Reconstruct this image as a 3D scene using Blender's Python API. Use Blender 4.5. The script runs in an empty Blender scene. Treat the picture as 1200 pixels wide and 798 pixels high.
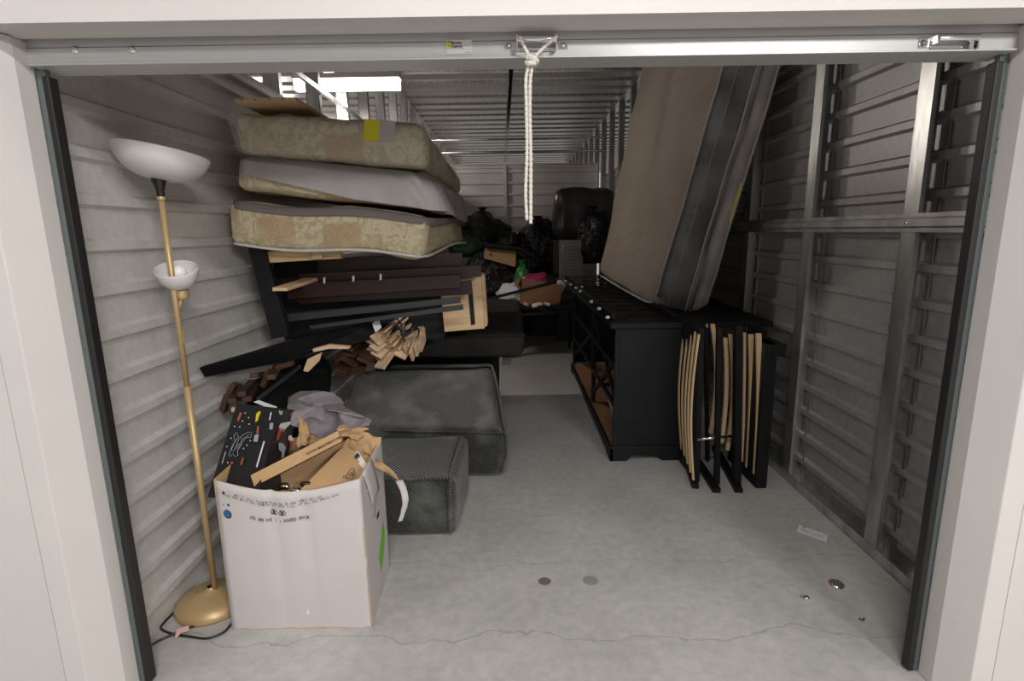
import bpy, bmesh, math, random
from mathutils import Vector, Matrix, noise
random.seed(7)
S = bpy.context.scene
COL = S.collection
PI = math.pi
# ---------------------------------------------------------------- camera
F, PITCH, ROLL, H = 640.0, 11.3, -0.9, 1.5
cam_d = bpy.data.cameras.new('camera'); cam = bpy.data.objects.new('camera', cam_d); COL.objects.link(cam)
cam_d.sensor_width = 36; cam_d.lens = F / 1200 * 36; cam_d.clip_start = .02
CM = Matrix.Rotation(math.radians(90 - PITCH), 3, 'X') @ Matrix.Rotation(math.radians(ROLL), 3, 'Z')
cam.matrix_world = Matrix.Translation((0, 0, H)) @ CM.to_4x4()
S.camera = cam
S.view_settings.view_transform = 'Standard'; S.view_settings.look = 'None'
S.view_settings.exposure = 0.0; S.view_settings.gamma = 1; S.view_settings.use_curve_mapping = False
# ---------------------------------------------------------------- world (dim storage hall beyond the unit)
w = bpy.data.worlds.new('world'); S.world = w; w.use_nodes = True
w.node_tree.nodes['Background'].inputs[0].default_value = (1.0, .97, .95, 1)
w.node_tree.nodes['Background'].inputs[1].default_value = .40
# ---------------------------------------------------------------- lamps: ceiling strips of the corridor and the hall, plus an added front fill
def area(name, loc, sx, sy, power, rot=(0, 0, 0), col=(1, .97, .94)):
    l = bpy.data.lights.new(name, 'AREA'); l.shape = 'RECTANGLE'; l.size = sx; l.size_y = sy; l.energy = power; l.color = col
    o = bpy.data.objects.new(name, l); COL.objects.link(o); o.location = loc; o.rotation_euler = rot
    return o
area('corridor_and_fill_light', (.15, -.55, 3.15), 1.3, .2, 84)
area('corridor_and_fill_light', (-3.2, -.55, 3.15), 1.3, .2, 42)
area('corridor_and_fill_light', (3.4, -.55, 3.15), 1.3, .2, 50)
area('hall_light', (-3.6, 9.2, 3.15), 1.25, .16, 130, rot=(0, -.7, 0), col=(1, .91, .84))
area('hall_light', (-1.42, 4.9, 2.66), .95, .12, 42, rot=(.12, -.15, 0), col=(1, .91, .84))
area('hall_light', (-6.6, 2.0, 3.1), 1.25, .16, 70, rot=(0, -1.15, 0))
area('hall_light', (6.6, 1.2, 3.1), 1.25, .16, 60, rot=(0, 1.15, 0), col=(1, .94, .88))
area('corridor_and_fill_light', (2.4, -3.4, 3.0), 1.3, .3, 125, rot=(1.0, 0, .45))  # unseen front fill, added to brighten the left wall and mattress stack
area('hall_light', (3.6, 12.0, 3.1), 1.2, .16, 20)


def ray(px, py):
    return CM @ Vector(((px - 600) / F, (399 - py) / F, -1.0))
def P(px, py, Y):
    r = ray(px, py); return Vector((0, 0, H)) + r * (Y / r.y)
def PZ(px, py, z):
    r = ray(px, py); return Vector((0, 0, H)) + r * ((z - H) / r.z)
def PX(px, py, x):
    r = ray(px, py); return Vector((0, 0, H)) + r * (x / r.x)
# ---------------------------------------------------------------- materials
MATS = {}
def mat(name, col, rough=.6, metal=0, col2=None, ns=6, bump=0, bs=60, detail=5, aniso=None, trans=0, emit=0, alpha=1, spec=.5, sheen=0):
    m = bpy.data.materials.new(name); m.use_nodes = True; nt = m.node_tree; N = nt.nodes; L = nt.links
    b = N['Principled BSDF']; b.inputs['Roughness'].default_value = rough; b.inputs['Metallic'].default_value = metal
    b.inputs['Base Color'].default_value = (*col, 1)
    if trans: b.inputs['Transmission Weight'].default_value = trans
    if alpha < 1: b.inputs['Alpha'].default_value = alpha
    if sheen: b.inputs['Sheen Weight'].default_value = sheen
    if emit:
        b.inputs['Emission Color'].default_value = (*col, 1); b.inputs['Emission Strength'].default_value = emit
    tc = N.new('ShaderNodeTexCoord'); co = tc.outputs['Object']
    if aniso:
        mp = N.new('ShaderNodeMapping'); mp.inputs['Scale'].default_value = aniso; L.new(co, mp.inputs[0]); co = mp.outputs[0]
    if col2:
        n = N.new('ShaderNodeTexNoise'); n.inputs['Scale'].default_value = ns; n.inputs['Detail'].default_value = detail; L.new(co, n.inputs[0])
        r = N.new('ShaderNodeValToRGB'); r.color_ramp.elements[0].position = .36; r.color_ramp.elements[1].position = .64
        r.color_ramp.elements[0].color = (*col, 1); r.color_ramp.elements[1].color = (*col2, 1)
        L.new(n.outputs[0], r.inputs[0]); L.new(r.outputs[0], b.inputs['Base Color'])
    if bump:
        n = N.new('ShaderNodeTexNoise'); n.inputs['Scale'].default_value = bs; n.inputs['Detail'].default_value = 4; L.new(co, n.inputs[0])
        bp = N.new('ShaderNodeBump'); bp.inputs['Strength'].default_value = bump; bp.inputs['Distance'].default_value = .01
        L.new(n.outputs[0], bp.inputs['Height']); L.new(bp.outputs[0], b.inputs['Normal'])
    b.inputs['Specular IOR Level'].default_value = spec
    MATS[name] = m
    return m
def nodes(m): return m.node_tree.nodes, m.node_tree.links, m.node_tree.nodes['Principled BSDF']

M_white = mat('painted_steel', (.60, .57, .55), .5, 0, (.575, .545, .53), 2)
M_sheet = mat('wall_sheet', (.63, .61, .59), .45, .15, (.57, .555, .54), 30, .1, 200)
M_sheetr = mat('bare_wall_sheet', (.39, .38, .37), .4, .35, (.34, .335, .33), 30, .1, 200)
M_galv = mat('galvanised_steel', (.62, .62, .60), .33, .85, (.40, .40, .39), 9, .15, 30, aniso=(1, 1, .35))
M_galvd = mat('dark_galvanised_steel', (.32, .33, .34), .45, .7, (.24, .25, .26), 9)
M_deck = mat('deck_steel', (.50, .49, .47), .35, .75, (.40, .39, .38), 6)
M_alu = mat('aluminium_bar', (.66, .66, .66), .38, .4, (.60, .60, .60), 3, aniso=(.2, 1, 40))
M_chrome = mat('chrome', (.8, .8, .8), .15, 1)
M_guide = mat('guide_plate', (.13, .16, .158), .5, .2)
M_rubber = mat('black_rubber', (.012, .011, .012), .5)
M_rope = mat('rope_fibre', (.62, .585, .53), .85, 0, None, 6, .6, 180)
M_card_w = mat('white_cardboard', (.55, .51, .50), .75, 0, (.52, .48, .47), 3, .05, 90)
M_card = mat('brown_cardboard', (.50, .32, .16), .8, 0, (.44, .28, .14), 5, .08, 80)
M_cardd = mat('old_cardboard', (.30, .155, .075), .85, 0, (.25, .125, .06), 5)
M_gold = mat('satin_gold', (.52, .37, .19), .42, .3, (.48, .34, .17), 5)
M_glass = mat('frosted_shade', (.80, .76, .76), .35, 0, trans=.15)
M_bulb = mat('bulb_glass', (.9, .88, .86), .2)
M_blackp = mat('black_plastic', (.012, .012, .013), .35)
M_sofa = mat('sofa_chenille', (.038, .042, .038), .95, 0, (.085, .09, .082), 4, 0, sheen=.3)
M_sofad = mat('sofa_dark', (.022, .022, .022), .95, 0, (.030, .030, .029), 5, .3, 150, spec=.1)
M_tan = mat('mattress_tan', (.30, .245, .20), .9, 0, (.27, .22, .18), 2, .8, 5, aniso=(1, .5, 1.8))
MATS['mattress_tan'].node_tree.nodes['Bump'].inputs['Distance'].default_value = .03
M_grey = mat('grey_velour', (.085, .086, .09), .85, 0, (.21, .21, .215), 4, .2, 60, sheen=.4)
M_band = mat('mesh_band', (.42, .385, .37), .9, 0, (.27, .25, .24), 4, .2, 300)
M_pipe = mat('pale_piping', (.42, .39, .37), .8)
M_sheetf = mat('grey_bedsheet', (.52, .485, .49), .9, 0, (.48, .45, .455), 3, .1, 40)
M_mauve = mat('mauve_hem', (.20, .175, .165), .9)
M_cloth = mat('grey_cloth', (.25, .22, .24), .9, 0, (.22, .195, .215), 5, .08, 60)
M_mahog = mat('mahogany', (.030, .009, .007), .35, 0, (.018, .006, .005), 6, 0, aniso=(.6, 3, 14))
M_blackw = mat('black_wood', (.006, .006, .007), .55, 0, (.010, .010, .011), 5, .05, 90, spec=.25)
M_charw = mat('charcoal_bar', (.035, .036, .042), .4, .2)
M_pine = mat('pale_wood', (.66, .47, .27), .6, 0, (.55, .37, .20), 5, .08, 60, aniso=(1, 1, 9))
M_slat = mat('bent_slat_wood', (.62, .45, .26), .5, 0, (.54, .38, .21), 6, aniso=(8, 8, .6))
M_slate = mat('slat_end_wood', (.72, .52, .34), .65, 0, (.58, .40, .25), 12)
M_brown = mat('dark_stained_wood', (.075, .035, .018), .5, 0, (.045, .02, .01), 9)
M_bag = mat('garbage_bag', (.005, .005, .006), .2, 0, None, 6, 1.0, 22)
MATS['garbage_bag'].node_tree.nodes['Bump'].inputs['Distance'].default_value = .035
M_heap = mat('filler_black', (.006, .006, .006), .8, 0, None, 6, .6, 20, spec=.15)
M_bagg = mat('grey_storage_bag', (.035, .033, .031), .35, 0, None, 6, .3, 9)
M_green = mat('green_plastic', (.02, .20, .04), .35, 0, None, 6, .6, 20)
M_dgreen = mat('dark_green_fabric', (.015, .05, .02), .6, 0, None, 6, .6, 20)
M_pink = mat('pink_fabric', (.35, .02, .10), .7)
M_paper = mat('white_paper', (.70, .69, .68), .8)
M_pinkp = mat('pink_paper', (.72, .45, .42), .8)
M_bin = mat('grey_bin', (.05, .05, .047), .5)
M_appl = mat('grey_metal_panel', (.22, .22, .225), .4, .3)
M_ink = mat('print_black', (.03, .03, .03), .7)
M_blue = mat('print_blue', (.03, .11, .26), .7)
M_lime = mat('print_green', (.16, .50, .03), .7)
M_yellow = mat('tag_yellow', (.72, .62, .02), .6)
M_orange = mat('print_orange', (.36, .10, .04), .6)
M_red = mat('print_red', (.45, .05, .05), .6)
M_gprint = mat('print_grey', (.35, .38, .42), .6)
M_lamp = mat('lamp_diffuser', (1, .96, .9), .5, emit=5)
M_wrap = mat('clear_plastic_wrap', (.9, .88, .85), .12, 0, None, 6, 1.0, 9, alpha=.2)
M_box = mat('printed_black_box', (.012, .013, .016), .35)

# floral mattress: cream ticking with tan patches and leafy relief
m = M_floral = mat('floral_ticking', (.62, .54, .36), .85); N, L, B = nodes(m)
tc = N.new('ShaderNodeTexCoord')
n1 = N.new('ShaderNodeTexNoise'); n1.inputs['Scale'].default_value = 14; n1.inputs['Distortion'].default_value = 2.5; L.new(tc.outputs['Object'], n1.inputs[0])
r1 = N.new('ShaderNodeValToRGB'); e = r1.color_ramp.elements; e[0].position = .42; e[0].color = (.50, .42, .26, 1); e[1].position = .55; e[1].color = (.66, .58, .41, 1)
L.new(n1.outputs[0], r1.inputs[0])
vo = N.new('ShaderNodeTexVoronoi'); vo.inputs['Scale'].default_value = 3.6; vo.inputs['Randomness'].default_value = .6; vo.distance = 'CHEBYCHEV'; L.new(tc.outputs['Object'], vo.inputs[0])
r2 = N.new('ShaderNodeValToRGB'); e = r2.color_ramp.elements; e[0].position = .30; e[0].color = (1, 1, 1, 1); e[1].position = .34; e[1].color = (0, 0, 0, 1)
L.new(vo.outputs['Distance'], r2.inputs[0])
mx = N.new('ShaderNodeMixRGB'); mx.inputs[2].default_value = (.50, .35, .20, 1)
ml = N.new('ShaderNodeMath'); ml.operation = 'MULTIPLY'; ml.inputs[1].default_value = .75; L.new(r2.outputs[0], ml.inputs[0])
L.new(ml.outputs[0], mx.inputs[0]); L.new(r1.outputs[0], mx.inputs[1]); L.new(mx.outputs[0], B.inputs['Base Color'])
bp = N.new('ShaderNodeBump'); bp.inputs['Strength'].default_value = .5; bp.inputs['Distance'].default_value = .01; L.new(n1.outputs[0], bp.inputs['Height']); L.new(bp.outputs[0], B.inputs['Normal'])
# sofa chenille: dusty wear plus diagonal rib relief
N, L, B = nodes(M_sofa)
tc = N.new('ShaderNodeTexCoord'); wv = N.new('ShaderNodeTexWave'); wv.inputs['Scale'].default_value = 38; wv.inputs['Distortion'].default_value = 1.2; wv.bands_direction = 'DIAGONAL'
L.new(tc.outputs['Object'], wv.inputs[0]); bp = N.new('ShaderNodeBump'); bp.inputs['Strength'].default_value = .9; bp.inputs['Distance'].default_value = .008
L.new(wv.outputs['Color'], bp.inputs['Height']); L.new(bp.outputs[0], B.inputs['Normal'])
n2 = N.new('ShaderNodeTexNoise'); n2.inputs['Scale'].default_value = 4.5; n2.inputs['Detail'].default_value = 8; L.new(tc.outputs['Object'], n2.inputs[0])
r2 = N.new('ShaderNodeValToRGB'); e = r2.color_ramp.elements; e[0].position = .50; e[0].color = (.019, .021, .018, 1); e[1].position = .66; e[1].color = (.145, .15, .132, 1)
L.new(n2.outputs[0], r2.inputs[0])
mx = N.new('ShaderNodeMixRGB'); mx.blend_type = 'MULTIPLY'; mx.inputs[0].default_value = .55; L.new(r2.outputs[0], mx.inputs[1]); L.new(wv.outputs['Color'], mx.inputs[2]); L.new(mx.outputs[0], B.inputs['Base Color'])
# deck: slotted acoustic ribs (fine relief only)
N, L, B = nodes(M_deck)
tc = N.new('ShaderNodeTexCoord'); bk = N.new('ShaderNodeTexBrick'); bk.inputs['Scale'].default_value = 1; bk.inputs['Brick Width'].default_value = .11; bk.inputs['Row Height'].default_value = .028
bk.inputs['Mortar Size'].default_value = .008; bk.inputs['Color1'].default_value = (.34, .33, .32, 1); bk.inputs['Color2'].default_value = (.42, .41, .39, 1); bk.inputs['Mortar'].default_value = (.62, .60, .57, 1)
L.new(tc.outputs['Object'], bk.inputs[0]); L.new(bk.outputs[0], B.inputs['Base Color'])
# concrete floor
M_floor = mat('concrete', (.4, .39, .38), .6); N, L, B = nodes(M_floor)
tc = N.new('ShaderNodeTexCoord'); CO = tc.outputs['Object']
def noise_ramp(scale, p0, p1, c0, c1, det=8, rgh=.6):
    n = N.new('ShaderNodeTexNoise'); n.inputs['Scale'].default_value = scale; n.inputs['Detail'].default_value = det; n.inputs['Roughness'].default_value = rgh
    L.new(CO, n.inputs[0]); r = N.new('ShaderNodeValToRGB'); e = r.color_ramp.elements
    e[0].position, e[1].position = p0, p1; e[0].color = (*c0, 1); e[1].color = (*c1, 1); L.new(n.outputs[0], r.inputs[0]); return r.outputs[0]
base = noise_ramp(2.2, .3, .7, (.42, .41, .40), (.53, .52, .505))
spk = noise_ramp(22, .35, .65, (.80, .80, .80), (1, 1, 1))
mx = N.new('ShaderNodeMixRGB'); mx.blend_type = 'MULTIPLY'; mx.inputs[0].default_value = .8; L.new(base, mx.inputs[1]); L.new(spk, mx.inputs[2])
cur = mx.outputs[0]
sp = N.new('ShaderNodeSeparateXYZ'); nz = N.new('ShaderNodeTexNoise'); nz.inputs['Scale'].default_value = 3; nz.inputs['Detail'].default_value = 6; L.new(CO, nz.inputs[0]); L.new(CO, sp.inputs[0])
def math_n(op, a, b=None):
    n = N.new('ShaderNodeMath'); n.operation = op
    for i, v in enumerate((a, b)):
        if v is None: continue
        if hasattr(v, 'links'): L.new(v, n.inputs[i])
        else: n.inputs[i].default_value = v
    return n.outputs[0]
def darken(mask, col, k):
    global cur
    m_ = N.new('ShaderNodeMixRGB'); m_.inputs[2].default_value = (*col, 1); L.new(math_n('MULTIPLY', mask, k), m_.inputs[0]); L.new(cur, m_.inputs[1]); cur = m_.outputs[0]
for y0, k in ((PZ(600, 748, 0).y, .32), (PZ(600, 660, 0).y, .25), (PZ(600, 602, 0).y, .2)):      # hairline cracks across the slab
    wob = math_n('MULTIPLY', math_n('SUBTRACT', nz.outputs[0], .5), .30)
    d = math_n('ABSOLUTE', math_n('SUBTRACT', math_n('ADD', sp.outputs[1], wob), y0))
    darken(math_n('LESS_THAN', d, .0035), (.12, .11, .10), k)
for (px, py, rad, c, k) in ((638, 681, .030, (.10, .085, .07), .85), (691, 680, .030, (.20, .19, .185), .7)):   # two round stains
    c0 = PZ(px, py, 0); vd = N.new('ShaderNodeVectorMath'); vd.operation = 'DISTANCE'; L.new(CO, vd.inputs[0]); vd.inputs[1].default_value = c0
    wob = math_n('MULTIPLY', math_n('SUBTRACT', nz.outputs[0], .5), .04)
    darken(math_n('LESS_THAN', math_n('ADD', vd.outputs['Value'], wob), rad), c, k)
L.new(cur, B.inputs['Base Color'])
nb = N.new('ShaderNodeTexNoise'); nb.inputs['Scale'].default_value = 40; nb.inputs['Detail'].default_value = 8; L.new(CO, nb.inputs[0])
bp = N.new('ShaderNodeBump'); bp.inputs['Strength'].default_value = .12; bp.inputs['Distance'].default_value = .01; L.new(nb.outputs[0], bp.inputs['Height']); L.new(bp.outputs[0], B.inputs['Normal'])

# ---------------------------------------------------------------- mesh helpers
class MB:
    def __init__(s): s.v = []; s.f = []; s.m = []; s.sm = []
    def add(s, vs, fs, mi=0, smooth=False):
        o = len(s.v); s.v += [Vector(v) for v in vs]
        for f in fs: s.f.append([i + o for i in f]); s.m.append(mi); s.sm.append(smooth)
        return s
    def hexa(s, c, mi=0):        # c: 8 corners, index = x + 2y + 4z
        return s.add(c, [(0, 2, 3, 1), (4, 5, 7, 6), (0, 1, 5, 4), (2, 6, 7, 3), (0, 4, 6, 2), (1, 3, 7, 5)], mi)
    def box(s, a, b, mi=0):
        return s.hexa([(a[0] if not i & 1 else b[0], a[1] if not i & 2 else b[1], a[2] if not i & 4 else b[2]) for i in range(8)], mi)
    def bar(s, p, q, wd, th, up=(0, 0, 1), mi=0):   # rectangular bar from p to q, th measured along up, wd across
        p = Vector(p); q = Vector(q); d = (q - p).normalized(); u = Vector(up); u = (u - d * u.dot(d)).normalized(); r = d.cross(u)
        c = []
        for i in range(8):
            b = q if i & 2 else p
            c.append(b + r * (wd / 2 * (1 if i & 1 else -1)) + u * (th / 2 * (1 if i & 4 else -1)))
        return s.hexa(c, mi)
    def tube(s, pts, r, n=10, mi=0, caps=True):
        pts = [Vector(p) for p in pts]; rs = r if isinstance(r, (list, tuple)) else [r] * len(pts); vs = []; fs = []
        prev = None
        for i, p in enumerate(pts):
            d = (pts[min(i + 1, len(pts) - 1)] - pts[max(i - 1, 0)])
            d = d.normalized() if d.length > 1e-9 else Vector((0, 0, 1))
            if prev is None: u = d.orthogonal().normalized()
            else:
                u = prev - d * prev.dot(d); u = u.normalized() if u.length > 1e-6 else d.orthogonal().normalized()
            prev = u; v = d.cross(u)
            for k in range(n):
                a = 2 * PI * k / n; vs.append(p + (u * math.cos(a) + v * math.sin(a)) * rs[i])
        for i in range(len(pts) - 1):
            for k in range(n): fs.append((i * n + k, i * n + (k + 1) % n, (i + 1) * n + (k + 1) % n, (i + 1) * n + k))
        if caps: fs.append(tuple(range(n))[::-1]); fs.append(tuple(range((len(pts) - 1) * n, len(pts) * n)))
        return s.add(vs, fs, mi, True)
    def lathe(s, prof, n=32, origin=(0, 0, 0), axis=None, mi=0):
        vs = []; fs = []
        for (r, z) in prof:
            for k in range(n):
                a = 2 * PI * k / n; vs.append(Vector((r * math.cos(a), r * math.sin(a), z)))
        for i in range(len(prof) - 1):
            for k in range(n): fs.append((i * n + k, i * n + (k + 1) % n, (i + 1) * n + (k + 1) % n, (i + 1) * n + k))
        if axis is not None:
            q = Vector((0, 0, 1)).rotation_difference(Vector(axis)); vs = [q @ v for v in vs]
        return s.add([v + Vector(origin) for v in vs], fs, mi, True)
    def grid(s, fn, nu, nv, mi=0, smooth=True, closed=False):
        vs = [fn(i / nu, j / nv) for j in range(nv + 1) for i in range(nu + 1)]
        fs = [(j * (nu + 1) + i, j * (nu + 1) + i + 1, (j + 1) * (nu + 1) + i + 1, (j + 1) * (nu + 1) + i) for j in range(nv) for i in range(nu)]
        return s.add(vs, fs, mi, smooth)
    def prism(s, poly, d, mi=0):    # poly: list of 3D points, extruded by vector d
        n = len(poly); d = Vector(d); vs = [Vector(p) for p in poly] + [Vector(p) + d for p in poly]
        return s.add(vs, [tuple(range(n))[::-1], tuple(range(n, 2 * n))] + [(i, (i + 1) % n, n + (i + 1) % n, n + i) for i in range(n)], mi)
    def build(s, name, mats, parent=None, bevel=0, solid=0, origin=None):
        me = bpy.data.meshes.new(name)
        base = Vector((0, 0, 0))
        if parent is None and origin is None:
            xs = [v.x for v in s.v]; ys = [v.y for v in s.v]; zs = [v.z for v in s.v]
            base = Vector(((min(xs) + max(xs)) / 2, (min(ys) + max(ys)) / 2, min(zs)))
        elif parent is not None: base = Vector(parent.location) if parent.parent is None else Vector(parent.parent.location)
        if origin == 'world': base = Vector((0, 0, 0))
        me.from_pydata([v - base for v in s.v], [], s.f); me.update()
        if not isinstance(mats, (list, tuple)): mats = [mats]
        for m_ in mats: me.materials.append(m_)
        me.polygons.foreach_set('material_index', s.m); me.polygons.foreach_set('use_smooth', s.sm)
        bm = bmesh.new(); bm.from_mesh(me); bmesh.ops.recalc_face_normals(bm, faces=bm.faces); bm.to_mesh(me); bm.free()
        o = bpy.data.objects.new(name, me); COL.objects.link(o)
        if parent is None: o.location = base
        else: o.parent = parent
        if solid: md = o.modifiers.new('solid', 'SOLIDIFY'); md.thickness = solid; md.offset = 0
        if bevel: md = o.modifiers.new('bevel', 'BEVEL'); md.width = bevel; md.segments = 2; md.limit_method = 'ANGLE'; md.angle_limit = math.radians(50)
        return o
def tag(o, label, cat, group=None, kind=None):
    if label: o['label'] = label
    if cat: o['category'] = cat
    if group: o['group'] = group
    if kind: o['kind'] = kind
    return o
def thing(name, loc, label, cat, group=None):
    o = bpy.data.objects.new(name, None); COL.objects.link(o); o.location = loc; o.empty_display_size = .05
    return tag(o, label, cat, group)
def struct(name, loc=(0, 0, 0)):
    o = bpy.data.objects.new(name, None); COL.objects.link(o); o.location = loc; o['kind'] = 'structure'; return o
def plabel(o, s): o['label'] = s; return o
def softhex(mb, c, r=.05, n=(16, 16, 6), amp=.01, freq=3.0, seed=0, mi=0, fn=None):
    # rounded soft box fitted into 8 corners (index = x+2y+4z), noise displaced
    c = [Vector(p) for p in c]
    L_ = [(c[1] - c[0]).length, (c[2] - c[0]).length, (c[4] - c[0]).length]; hf = [l / 2 for l in L_]
    rr = min([r] + hf)
    def tri(p):
        u, v, w_ = [(p[i] / hf[i] + 1) / 2 for i in range(3)]
        a = c[0].lerp(c[1], u).lerp(c[2].lerp(c[3], u), v); b = c[4].lerp(c[5], u).lerp(c[6].lerp(c[7], u), v); return a.lerp(b, w_)
    for ax in range(3):
        a1, a2 = (ax + 1) % 3, (ax + 2) % 3
        for sg in (-1, 1):
            n1, n2 = n[a1], n[a2]; vs = []
            for j in range(n2 + 1):
                for i in range(n1 + 1):
                    p = [0, 0, 0]; p[ax] = sg * hf[ax]
                    # cosine-biased spacing packs rows near the rounded edges
                    s1 = -math.cos(PI * i / n1); s2 = -math.cos(PI * j / n2)
                    p[a1] = hf[a1] * (.5 * s1 + .5 * (2 * i / n1 - 1)); p[a2] = hf[a2] * (.5 * s2 + .5 * (2 * j / n2 - 1))
                    q = Vector([max(-hf[k] + rr, min(hf[k] - rr, p[k])) for k in range(3)]); d = Vector(p) - q
                    if d.length > 1e-9: d.normalize()
                    pp = q + d * rr
                    w_ = tri(pp)
                    if amp:
                        nz_ = noise.noise_vector(w_ * freq + Vector((seed * 7.1, seed * 3.3, 0)))
                        w_ = w_ + nz_ * amp
                    if fn: w_ = fn(w_)
                    vs.append(w_)
            fs = [(j * (n1 + 1) + i, j * (n1 + 1) + i + 1, (j + 1) * (n1 + 1) + i + 1, (j + 1) * (n1 + 1) + i) for j in range(n2) for i in range(n1)]
            mb.add(vs, fs, mi, True)
    return mb
def weld(o, d=.0008):
    bm = bmesh.new(); bm.from_mesh(o.data); bmesh.ops.remove_doubles(bm, verts=bm.verts, dist=d); bmesh.ops.recalc_face_normals(bm, faces=bm.faces); bm.to_mesh(o.data); bm.free(); return o
def boxc(x0, x1, y0, y1, z0, z1): return [Vector((x1 if i & 1 else x0, y1 if i & 2 else y0, z1 if i & 4 else z0)) for i in range(8)]
def text(body, size, origin, xdir, ydir, m_, parent, name='printing', bold=0):
    cu = bpy.data.curves.new('t', 'FONT'); cu.body = body; cu.size = size; cu.resolution_u = 2; cu.offset = bold
    to = bpy.data.objects.new('t', cu); me = to.to_mesh(); x = Vector(xdir).normalized(); y = Vector(ydir); y = (y - x * y.dot(x)).normalized(); z = x.cross(y)
    mb = MB(); org = Vector(origin) + z * .0015
    mb.add([org + x * v.co.x + y * v.co.y + z * v.co.z for v in me.vertices], [tuple(p.vertices) for p in me.polygons])
    to.to_mesh_clear(); bpy.data.objects.remove(to); bpy.data.curves.remove(cu)
    o = mb.build(name, m_, parent); return o
def smoothpts(pts, k=6):       # Catmull-Rom
    pts = [Vector(p) for p in pts]; out = []
    for i in range(len(pts) - 1):
        p0 = pts[max(i - 1, 0)]; p1 = pts[i]; p2 = pts[i + 1]; p3 = pts[min(i + 2, len(pts) - 1)]
        for j in range(k):
            t = j / k
            out.append(.5 * ((2 * p1) + (-p0 + p2) * t + (2 * p0 - 5 * p1 + 4 * p2 - p3) * t * t + (-p0 + 3 * p1 - 3 * p2 + p3) * t ** 3))
    out.append(pts[-1]); return out

# ================================================================ SETTING
XL, XR = -1.40, 1.64          # room faces of the left sheet and of the right studs
ZC = 3.40; YB = 10.4
o = MB().add([(-12, -4, 0), (12, -4, 0), (12, 19, 0), (-12, 19, 0)], [(0, 1, 2, 3)]).build('floor', M_floor, origin='world'); o['kind'] = 'structure'
# ceiling deck with ribs running across
mb = MB(); prof = []; y = -3.8
while y < 18.5:
    prof += [(y, ZC), (y + .12, ZC), (y + .14, ZC - .05), (y + .37, ZC - .05), (y + .39, ZC)]; y += .41
nv = len(prof); vs = [(-12, a, b) for a, b in prof] + [(12, a, b) for a, b in prof]
mb.add(vs, [(i, i + 1, nv + i + 1, nv + i) for i in range(nv - 1)])
o = mb.build('ceiling', M_deck, origin='world'); o['kind'] = 'structure'

def ribbed(mb, x, sgn, y0, y1, z0, z1, pitch, rib=.054, dep=.021, axis='x'):
    # horizontal ribs: flat pans with trapezoid ribs standing proud by dep towards sgn
    prof = []; z = z0
    while z < z1 - .001:
        zt = min(z + pitch, z1)
        prof += [(0, z), (0, zt - rib)] if zt - rib > z else [(0, z)]
        if zt - rib > z: prof += [(dep, zt - rib + .012), (dep, zt - .012)]
        z += pitch
    prof.append((0, z1)); nv = len(prof)
    if axis == 'x': vs = [(x + sgn * d, y0, zz) for d, zz in prof] + [(x + sgn * d, y1, zz) for d, zz in prof]
    else: vs = [(y0, x + sgn * d, zz) for d, zz in prof] + [(y1, x + sgn * d, zz) for d, zz in prof]
    mb.add(vs, [(i, i + 1, nv + i + 1, nv + i) for i in range(nv - 1)]); return mb
# left wall: ribbed sheets, upper studs and rail
wl = struct('wall_left', (XL, 1.6, 0))
for k, (z0, z1) in enumerate(((0, .75), (.75, 1.5), (1.5, 2.33))):
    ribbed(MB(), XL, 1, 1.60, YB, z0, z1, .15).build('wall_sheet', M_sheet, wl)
MB().box((XL - .10, 1.60, 2.33), (XL + .004, YB, 2.345)).box((XL - .10, 1.60, 0), (XL - .09, YB, 2.33)).build('top_flange', M_white, wl)
y = 3.66
while y < 17:
    mb = MB(); x0 = XL - .03; mb.box((x0 - .10, y, 2.345), (x0, y + .004, ZC)); mb.box((x0 - .004, y, 2.345), (x0, y + .05, ZC)); mb.box((x0 - .10, y, 2.345), (x0 - .096, y + .05, ZC))
    mb.build('stud', M_galv, wl); y += .76
MB().box((XL - .03, 1.7, 2.55), (XL - .005, YB, 2.585)).build('rail', M_galv, wl)
MB().box((XL - .14, 1.6, ZC - .055), (XL - .02, 17, ZC)).build('top_track', M_galv, wl)
for k in range(26):
    yy = 1.75 + (k % 7) * .55; zz = (.127 + .15 * (1 + (k * 5) % 14))
    MB().lathe([(0.0001, .003), (.004, .003), (.006, 0)], 8, (XL + .017, yy, zz), (1, 0, 0)).build('screw', M_chrome, wl)
# right wall: neighbour's sheet seen through studs, U track, rail
wr = struct('wall_right', (XR, 1.6, 0))
for k, (z0, z1) in enumerate(((0, .75), (.75, 1.5), (1.5, 2.5))):
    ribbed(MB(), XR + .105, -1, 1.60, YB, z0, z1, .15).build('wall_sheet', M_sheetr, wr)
mb = MB(); mb.box((XR, 1.60, 0), (XR + .10, YB, .003)); mb.box((XR, 1.6, 0), (XR + .003, YB, .055)); mb.box((XR + .097, 1.6, 0), (XR + .10, YB, .055)); mb.build('bottom_track', M_galv, wr)
y = 2.25
while y < 17:
    z0 = .004 if y < YB else 2.3
    mb = MB(); mb.box((XR + .002, y, z0), (XR + .005, y + .085, ZC)); mb.box((XR + .002, y + .083, z0), (XR + .095, y + .086, ZC)); mb.box((XR + .085, y - .0, z0), (XR + .088, y + .02, ZC)); mb.box((XR + .005, y, z0), (XR + .02, y + .002, ZC))
    mb.build('stud', M_galv, wr); y += .79
MB().box((XR - .02, 1.6, ZC - .055), (XR + .10, 17, ZC)).build('top_track', M_galv, wr)
mb = MB(); zr = 1.487
mb.prism([(XR, 1.62, zr), (XR - .022, 1.62, zr + .008), (XR - .022, 1.62, zr + .036), (XR, 1.62, zr + .045)], (0, YB - 1.7, 0)); mb.box((XR - .003, 1.62, zr - .016), (XR, YB - .1, zr + .06))
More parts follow.
